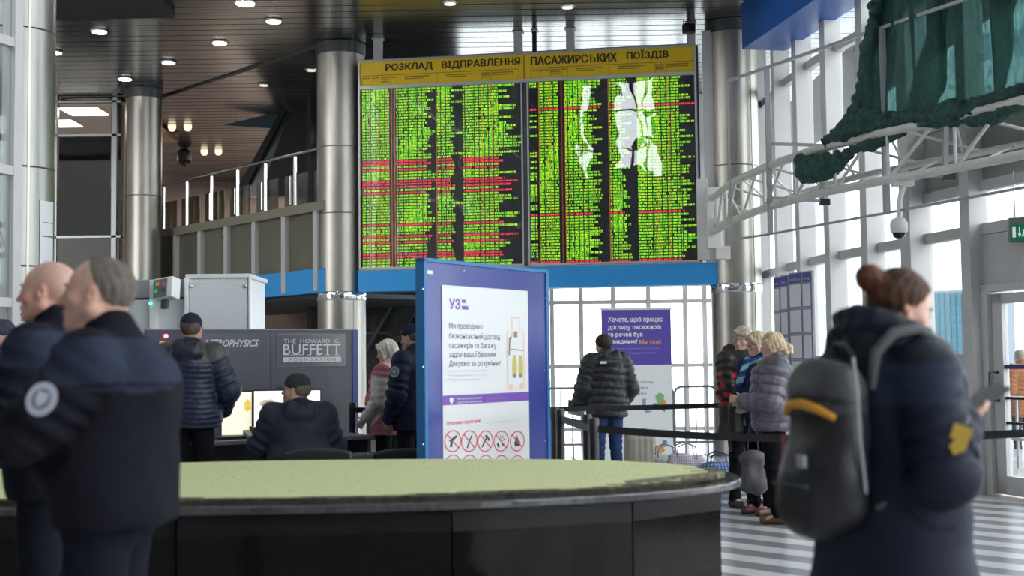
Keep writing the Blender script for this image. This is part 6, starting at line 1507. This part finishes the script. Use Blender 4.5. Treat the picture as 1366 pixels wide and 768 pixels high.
w = A8['root'].matrix_basis @ Vector(A8['palm']['L']); doc = empty('brochure', w, 0, 'folded green and white leaflet in the hand of the man in the puffer jacket', 'leaflet', rot=(R(70), R(12), R(20))); MB().box(-.1, .06, -.08, .08, 0, .004).build('page', mat('leaflet_green', (.16, .22, .14), .5), doc); MB().box(-.1, .06, -.08, .0, .005, .008).build('page', mat('leaflet_white', (.5, .52, .5), .5), doc)

# --- 9-11 group of women
def paint_red(P, cl, who, par, j, N):
    k = (who == 2) | (who == 4); m = k & (np.sin(P[:, 0]*40+P[:, 2]*60)+np.sin(P[:, 1]*70+P[:, 2]*33) > .55) & (par > .14) & (par < .42); cl[m] = (.55, .02, .03); return cl
A9 = person('blonde woman in a black fur trimmed coat with red sleeve pattern', xy(990, 11.9), R(205), 1.66, fem=True, J=dict(eR=(.23, .06, 1.12), wR=(.08, .22, 1.10), eL=(-.23, .04, 1.12), wL=(-.1, .22, 1.06)), head=(-60, 14, -10), skin=(.58, .36, .30), hair='bob', hairc=(.52, .44, .34),
    top=dict(col=(.020, .018, .018), bulk=.045, hem=.66, flare=.03, collar=.03, crease=.01, mat=m_nylon, paint=paint_red, name='coat'), legs=(.01, .01, .012), res=.010, fine=.007, hands=dict(R=dict(d=(-1, .2, .1), n=(0, -1, 0), curl=50), L=dict(d=(.9, .3, .2), n=(0, -1, 0), curl=50)))
# fur collar
def fur(pr, col, r=.05, seed=1):
    j = pr['j']; s = pr['s']; n = j['neck']; F = Field(n-.3, n+.3, .011)
    for k in range(12):
        a0, a1 = 2*math.pi*k/12, 2*math.pi*(k+1)/12; f = lambda a: n+V(.10*math.cos(a), -.03+.095*math.sin(a), .02-.03*math.sin(a))*s; F.cap(f(a0), f(a1), r*s, r*s, .02)
    P, Q = F.mesh(); N = normals(P, Q); P = P+N*(wob(P, 140, seed)*.010+wob(P, 60, seed)*.006)[:, None]; return np_mesh('fur_trim', P, Q, m_hair, pr['root'], np.tile(np.array(col, float), (len(P), 1)))
fur(A9, (.035, .030, .030), .056)
A10 = person('woman with glasses and a blue scarf standing between the two other women', xy(1011, 11.35), R(118), 1.60, fem=True, J=dict(eR=(.22, .02, 1.12), eL=(-.22, .02, 1.12), wL=(-.16, .2, 1.05)), head=(-20, 10, 0), skin=(.60, .38, .31), hair='bob', hairc=(.55, .44, .30), glasses=True,
    top=dict(col=(.02, .025, .07), bulk=.035, hem=.72, collar=.05, crease=.01, mat=m_cloth), legs=(.010, .010, .012), shoe=(.12, .03, .03), res=.010, fine=.007)
sf_ = Field(A10['j']['neck']-.25, A10['j']['neck']+.25, .01); n = A10['j']['neck']
for k in range(10):
    a0, a1 = 2*math.pi*k/10, 2*math.pi*(k+1)/10; f = lambda a: n+V(.10*math.cos(a), .01+.10*math.sin(a), .02-.03*math.sin(a)); sf_.cap(f(a0), f(a1), .034, .034, .01)
sf_.cap(n+V(.0, .14, -.02), n+V(.02, .215, -.2), .035, .03, .02)
P, Q = sf_.mesh(); N = normals(P, Q); P = P+N*(wob(P, 60, 2)*.007)[:, None]; np_mesh('scarf', P, Q, m_cloth, A10['root'], np.where(np.sin(P[:, 2:3]*60+P[:, 0:1]*30) > 0, np.array([[.25, .50, .52]]), np.array([[.03, .06, .25]])))
A11 = person('fair haired woman in a grey lilac puffer jacket, nearest of the waiting women', xy(1031, 10.75), R(80), 1.58, fem=True, J=dict(eL=(-.24, .04, 1.11), wL=(-.15, .28, 1.12), eR=(.24, .04, 1.11), wR=(.10, .27, 1.10)), head=(6, 8, 0), skin=(.60, .37, .30), hair='pony', hairc=(.55, .42, .27),
    top=dict(kind='puffer', pitch=.085, amp=.017, col=(.125, .110, .140), bulk=.058, hem=.84, collar=.05, belly=.02, mat=m_nylon, flare=.015), legs=(.008, .008, .010), shoe=(.13, .075, .035), build=1.05, legr=1.12, res=.009, fine=.007, hands=dict(L=dict(d=(.3, 1, .25), n=(1, 0, 0), curl=55), R=dict(d=(-.6, 1, .1), n=(-.5, -1, 0), curl=50)), feet=dict(L=8, R=-6))
hb_ = empty('grey_bag', (xy(1003, 11.1)[0], 11.15, 0), R(10), 'grey soft shopping bag hanging beside the knees of the waiting women', 'bag')
F = Field((-.2, -.14, .18), (.2, .14, .66), .011); F.box((0, 0, .40), (.115, .07, .17), .07, .01); F.ell((.02, 0, .3), (.14, .08, .1), .04); P, Q = F.mesh(); N = normals(P, Q); P = P+N*(wob(P, 26, 4)*.014)[:, None]; np_mesh('bag_body', P, Q, mat('grey_bag_cloth', (.12, .115, .12), .7, 0, .15, 10, bump=.3), hb_)
MB().tube([(-.05, 0, .52), (-.04, 0, .72), (0, 0, .9), (.04, 0, .72), (.05, 0, .52)], .007, 8).build('handle', m_black, hb_)
sb = empty('shoulder_bag', (xy(984, 11.3)[0], 11.32, 0), R(20), 'small black bag with a pale edge held by the fur hooded woman', 'bag'); F = Field((-.16, -.1, .62), (.16, .1, 1.04), .01); F.box((0, 0, .84), (.09, .04, .14), .03, .01); P, Q = F.mesh(); np_mesh('bag_body', P, Q, m_black, sb); MB().box(.03, .07, -.052, -.04, .78, .96).build('pale_edge', mat('pale_edge', (.4, .42, .36), .5), sb)
MB().tube([(-.08, 0, .9), (-.09, -.02, .62), (-.1, -.02, .56)], .01, 8).build('strap', m_black, sb)

# --- 12 foreground woman with backpack and phone
def paint_coat(P, cl, who, par, j, N):
    k = (P[:, 2] > 1.42); cl[k] = (.010, .013, .022); h = (P[:, 2] > 1.30) & ~k; cl[h] = (.016, .024, .048); return cl
Yw = 3.9
A12 = person('woman with a brown hair bun and navy coat looking down at her phone', xy(1183, Yw), R(-66), 1.655, fem=True,
    J=dict(eR=(.29, -.04, 1.09), wR=(.235, .085, 1.245), eL=(-.25, .0, 1.12), wL=(-.0, .16, 1.19), head=(0, .065, 1.60), neck=(0, -.01, 1.455), sR=(.18, -.005, 1.39), sL=(-.18, -.005, 1.39)), head=(-16, 24, 0), skin=(.64, .38, .30), hair='bun', hairc=(.060, .024, .012),
    top=dict(col=(.011, .015, .030), bulk=.045, hem=.60, flare=.05, collar=.06, hood=True, crease=.010, mat=m_soft, paint=paint_coat, name='coat'), legs=(.008, .008, .012), res=.009, fine=.005, build=1.03, ruddy=.05,
    hands=dict(R=dict(d=(-.5, .85, .12), n=(-.3, .05, 1), curl=34), L=dict(d=(.55, 1, .05), n=(.2, .1, 1), curl=40)))
rt = A12['root']; j = A12['j']; s = A12['s']
# high stand-up collar roll of the hood
nk = j['neck']; F = Field(nk-.28, nk+.28, .009)
for k in range(14):
    a0, a1 = 2*math.pi*k/14, 2*math.pi*(k+1)/14; f = lambda a: nk+V(.105*math.cos(a), -.0+.115*math.sin(a), .065-.03*math.sin(a)); F.cap(f(a0), f(a1), .036, .036, .02)
    F.cap(f(a0)+V(0, 0, -.05), f(a1)+V(0, 0, -.05), .046, .046, .02)
P, Q = F.mesh(); N = normals(P, Q); P = P+N*(wob(P, 30, 2)*.008+.006*np.sin(P[:, 2]*110+wob(P, 12, 3)*2))[:, None]; np_mesh('hood', P, Q, m_soft, rt, np.tile(np.array((.009, .012, .022)), (len(P), 1)))
e, w = j['eR'], j['wR']
q = e*.42+w*.58+V(.77, -.62, .1)*.130; badge(rt, q, (.77, -.62, .15), tuple(w-e), .05, .085, (.52, .33, .04), name='orange_sleeve_patch', shape='shield')
q = j['sR']*.10+e*.90+V(.0, .0, 0); q = e*.06+w*.94+V(.70, -.68, .2)*.092; badge(rt, q, (.70, -.68, .2), tuple(w-e), .05, .05, (.42, .42, .45), name='grey_sleeve_patch', shape='round')
hp = A12['palm']['R']; W_p = rt.matrix_basis @ Vector(hp+V(-.01, .075, .055))
ph = empty('phone', W_p, 0, 'black phone held by the foreground woman', 'phone', rot=(R(24), R(10), R(-60)))
MB().box(-.036, .036, -.075, .078, -.004, .004).build('body', mat('phone_black', (.01, .01, .012), .2), ph, bevel=.003, seg=2); MB().box(-.033, .033, -.07, .073, .004, .005).build('screen', mat('phone_screen', (.02, .02, .022), .08, emit=(.3, .32, .34), estr=.15), ph)
for i in range(3): MB().lathe((-.022, .055-.016*i, -.0045), [(.006, -.002), (.006, 0)], 12).build('camera_lens', m_dgrey, ph)

# backpack on her back
bk = empty('backpack', rt.matrix_basis @ Vector((.036, 0, .03)), R(-66), 'grey and black rucksack with an orange zip flap on the back of the foreground woman', 'backpack')
F = Field((-.26, -.52, .72), (.26, -.1, 1.45), .009)
yb_ = -.235
F.box((-.02, yb_, 1.08), (.135, .075, .235), .075, .01); F.ell((-.02, yb_-.04, .96), (.14, .10, .16), .04); F.ell((-.02, yb_-.03, 1.20), (.115, .07, .12), .04); F.ell((-.02, yb_-.095, .93), (.10, .05, .11), .012)
P, Q = F.mesh(); P = relax(P, Q, 1, .4); N = normals(P, Q); P = P+N*(wob(P, 22, 5)*.007+np.sin(P[:, 2]*52+wob(P, 9, 1))*.002)[:, None]
cb = np.tile(np.array((.014, .014, .017)), (len(P), 1)); tp_ = P[:, 2] > 1.17; cb[tp_] = (.045, .045, .052); seam_ = np.abs(P[:, 2]-1.17-.05*np.cos(P[:, 0]*8)) < .008; cb[seam_] = (.01, .01, .012)
np_mesh('main_body', P, Q, m_nylon, bk, cb)
MB().tube([(-.11, yb_-.085, 1.165), (-.06, yb_-.108, 1.195), (-.0, yb_-.112, 1.20), (.06, yb_-.10, 1.185), (.10, yb_-.07, 1.16)], [.010, .013, .014, .013, .010], 10).build('orange_flap', mat('orange_trim', (.62, .27, .02), .6), bk, True)
MB().tube([(-.03, yb_+.06, 1.33), (-.02, yb_+.03, 1.37), (.02, yb_+.03, 1.37), (.03, yb_+.06, 1.33)], .009, 8).build('carry_loop', m_black, bk, True)
for sx in (-1, 1):
    MB().tube([(sx*.09, yb_+.07, 1.24), (sx*.10, -.155, 1.345), (sx*.115, -.10, 1.40), (sx*.125, -.02, 1.41), (sx*.135, .07, 1.36), (sx*.15, .125, 1.25), (sx*.175, .10, 1.10), (sx*.165, -.02, 1.0), (sx*.11, yb_+.06, .90)], [.012, .017, .018, .018, .018, .016, .010, .008, .008], 10).build('shoulder_strap', mat('strap_grey', (.07, .07, .078), .7), bk, True)
MB().tube([(.112, yb_-.01, 1.33), (.138, yb_-.02, 1.24), (.145, yb_-.02, 1.1), (.14, yb_-.0, .95)], .0045, 8).build('piping', mat('piping_grey', (.34, .34, .35), .5), bk, True)
MB().box(-.09, .07, yb_-.152, yb_-.146, .965, .972).build('pocket_zip', m_dgrey, bk); MB().box(.02, .055, yb_-.146, yb_-.138, 1.02, 1.055).build('logo_tab', mat('tab_grey', (.3, .3, .32), .5), bk)
MB().box(-.165, -.15, yb_-.06, yb_-.045, .98, 1.1).build('pink_tag', mat('pink_tag', (.35, .08, .12), .6), bk)

# --- figure outside the doors
A13 = person('blurred passer by in an orange brown coat outside the glass door', (at(1361, 480, 19).x, 19, -.2), R(20), 1.66, fem=True, skin=(.5, .32, .26), hair='short', hairc=(.3, .25, .2), top=dict(kind='puffer', col=(.28, .12, .06), bulk=.05, hem=.7, mat=m_cloth), legs=(.05, .05, .06), res=.016, fine=.011)
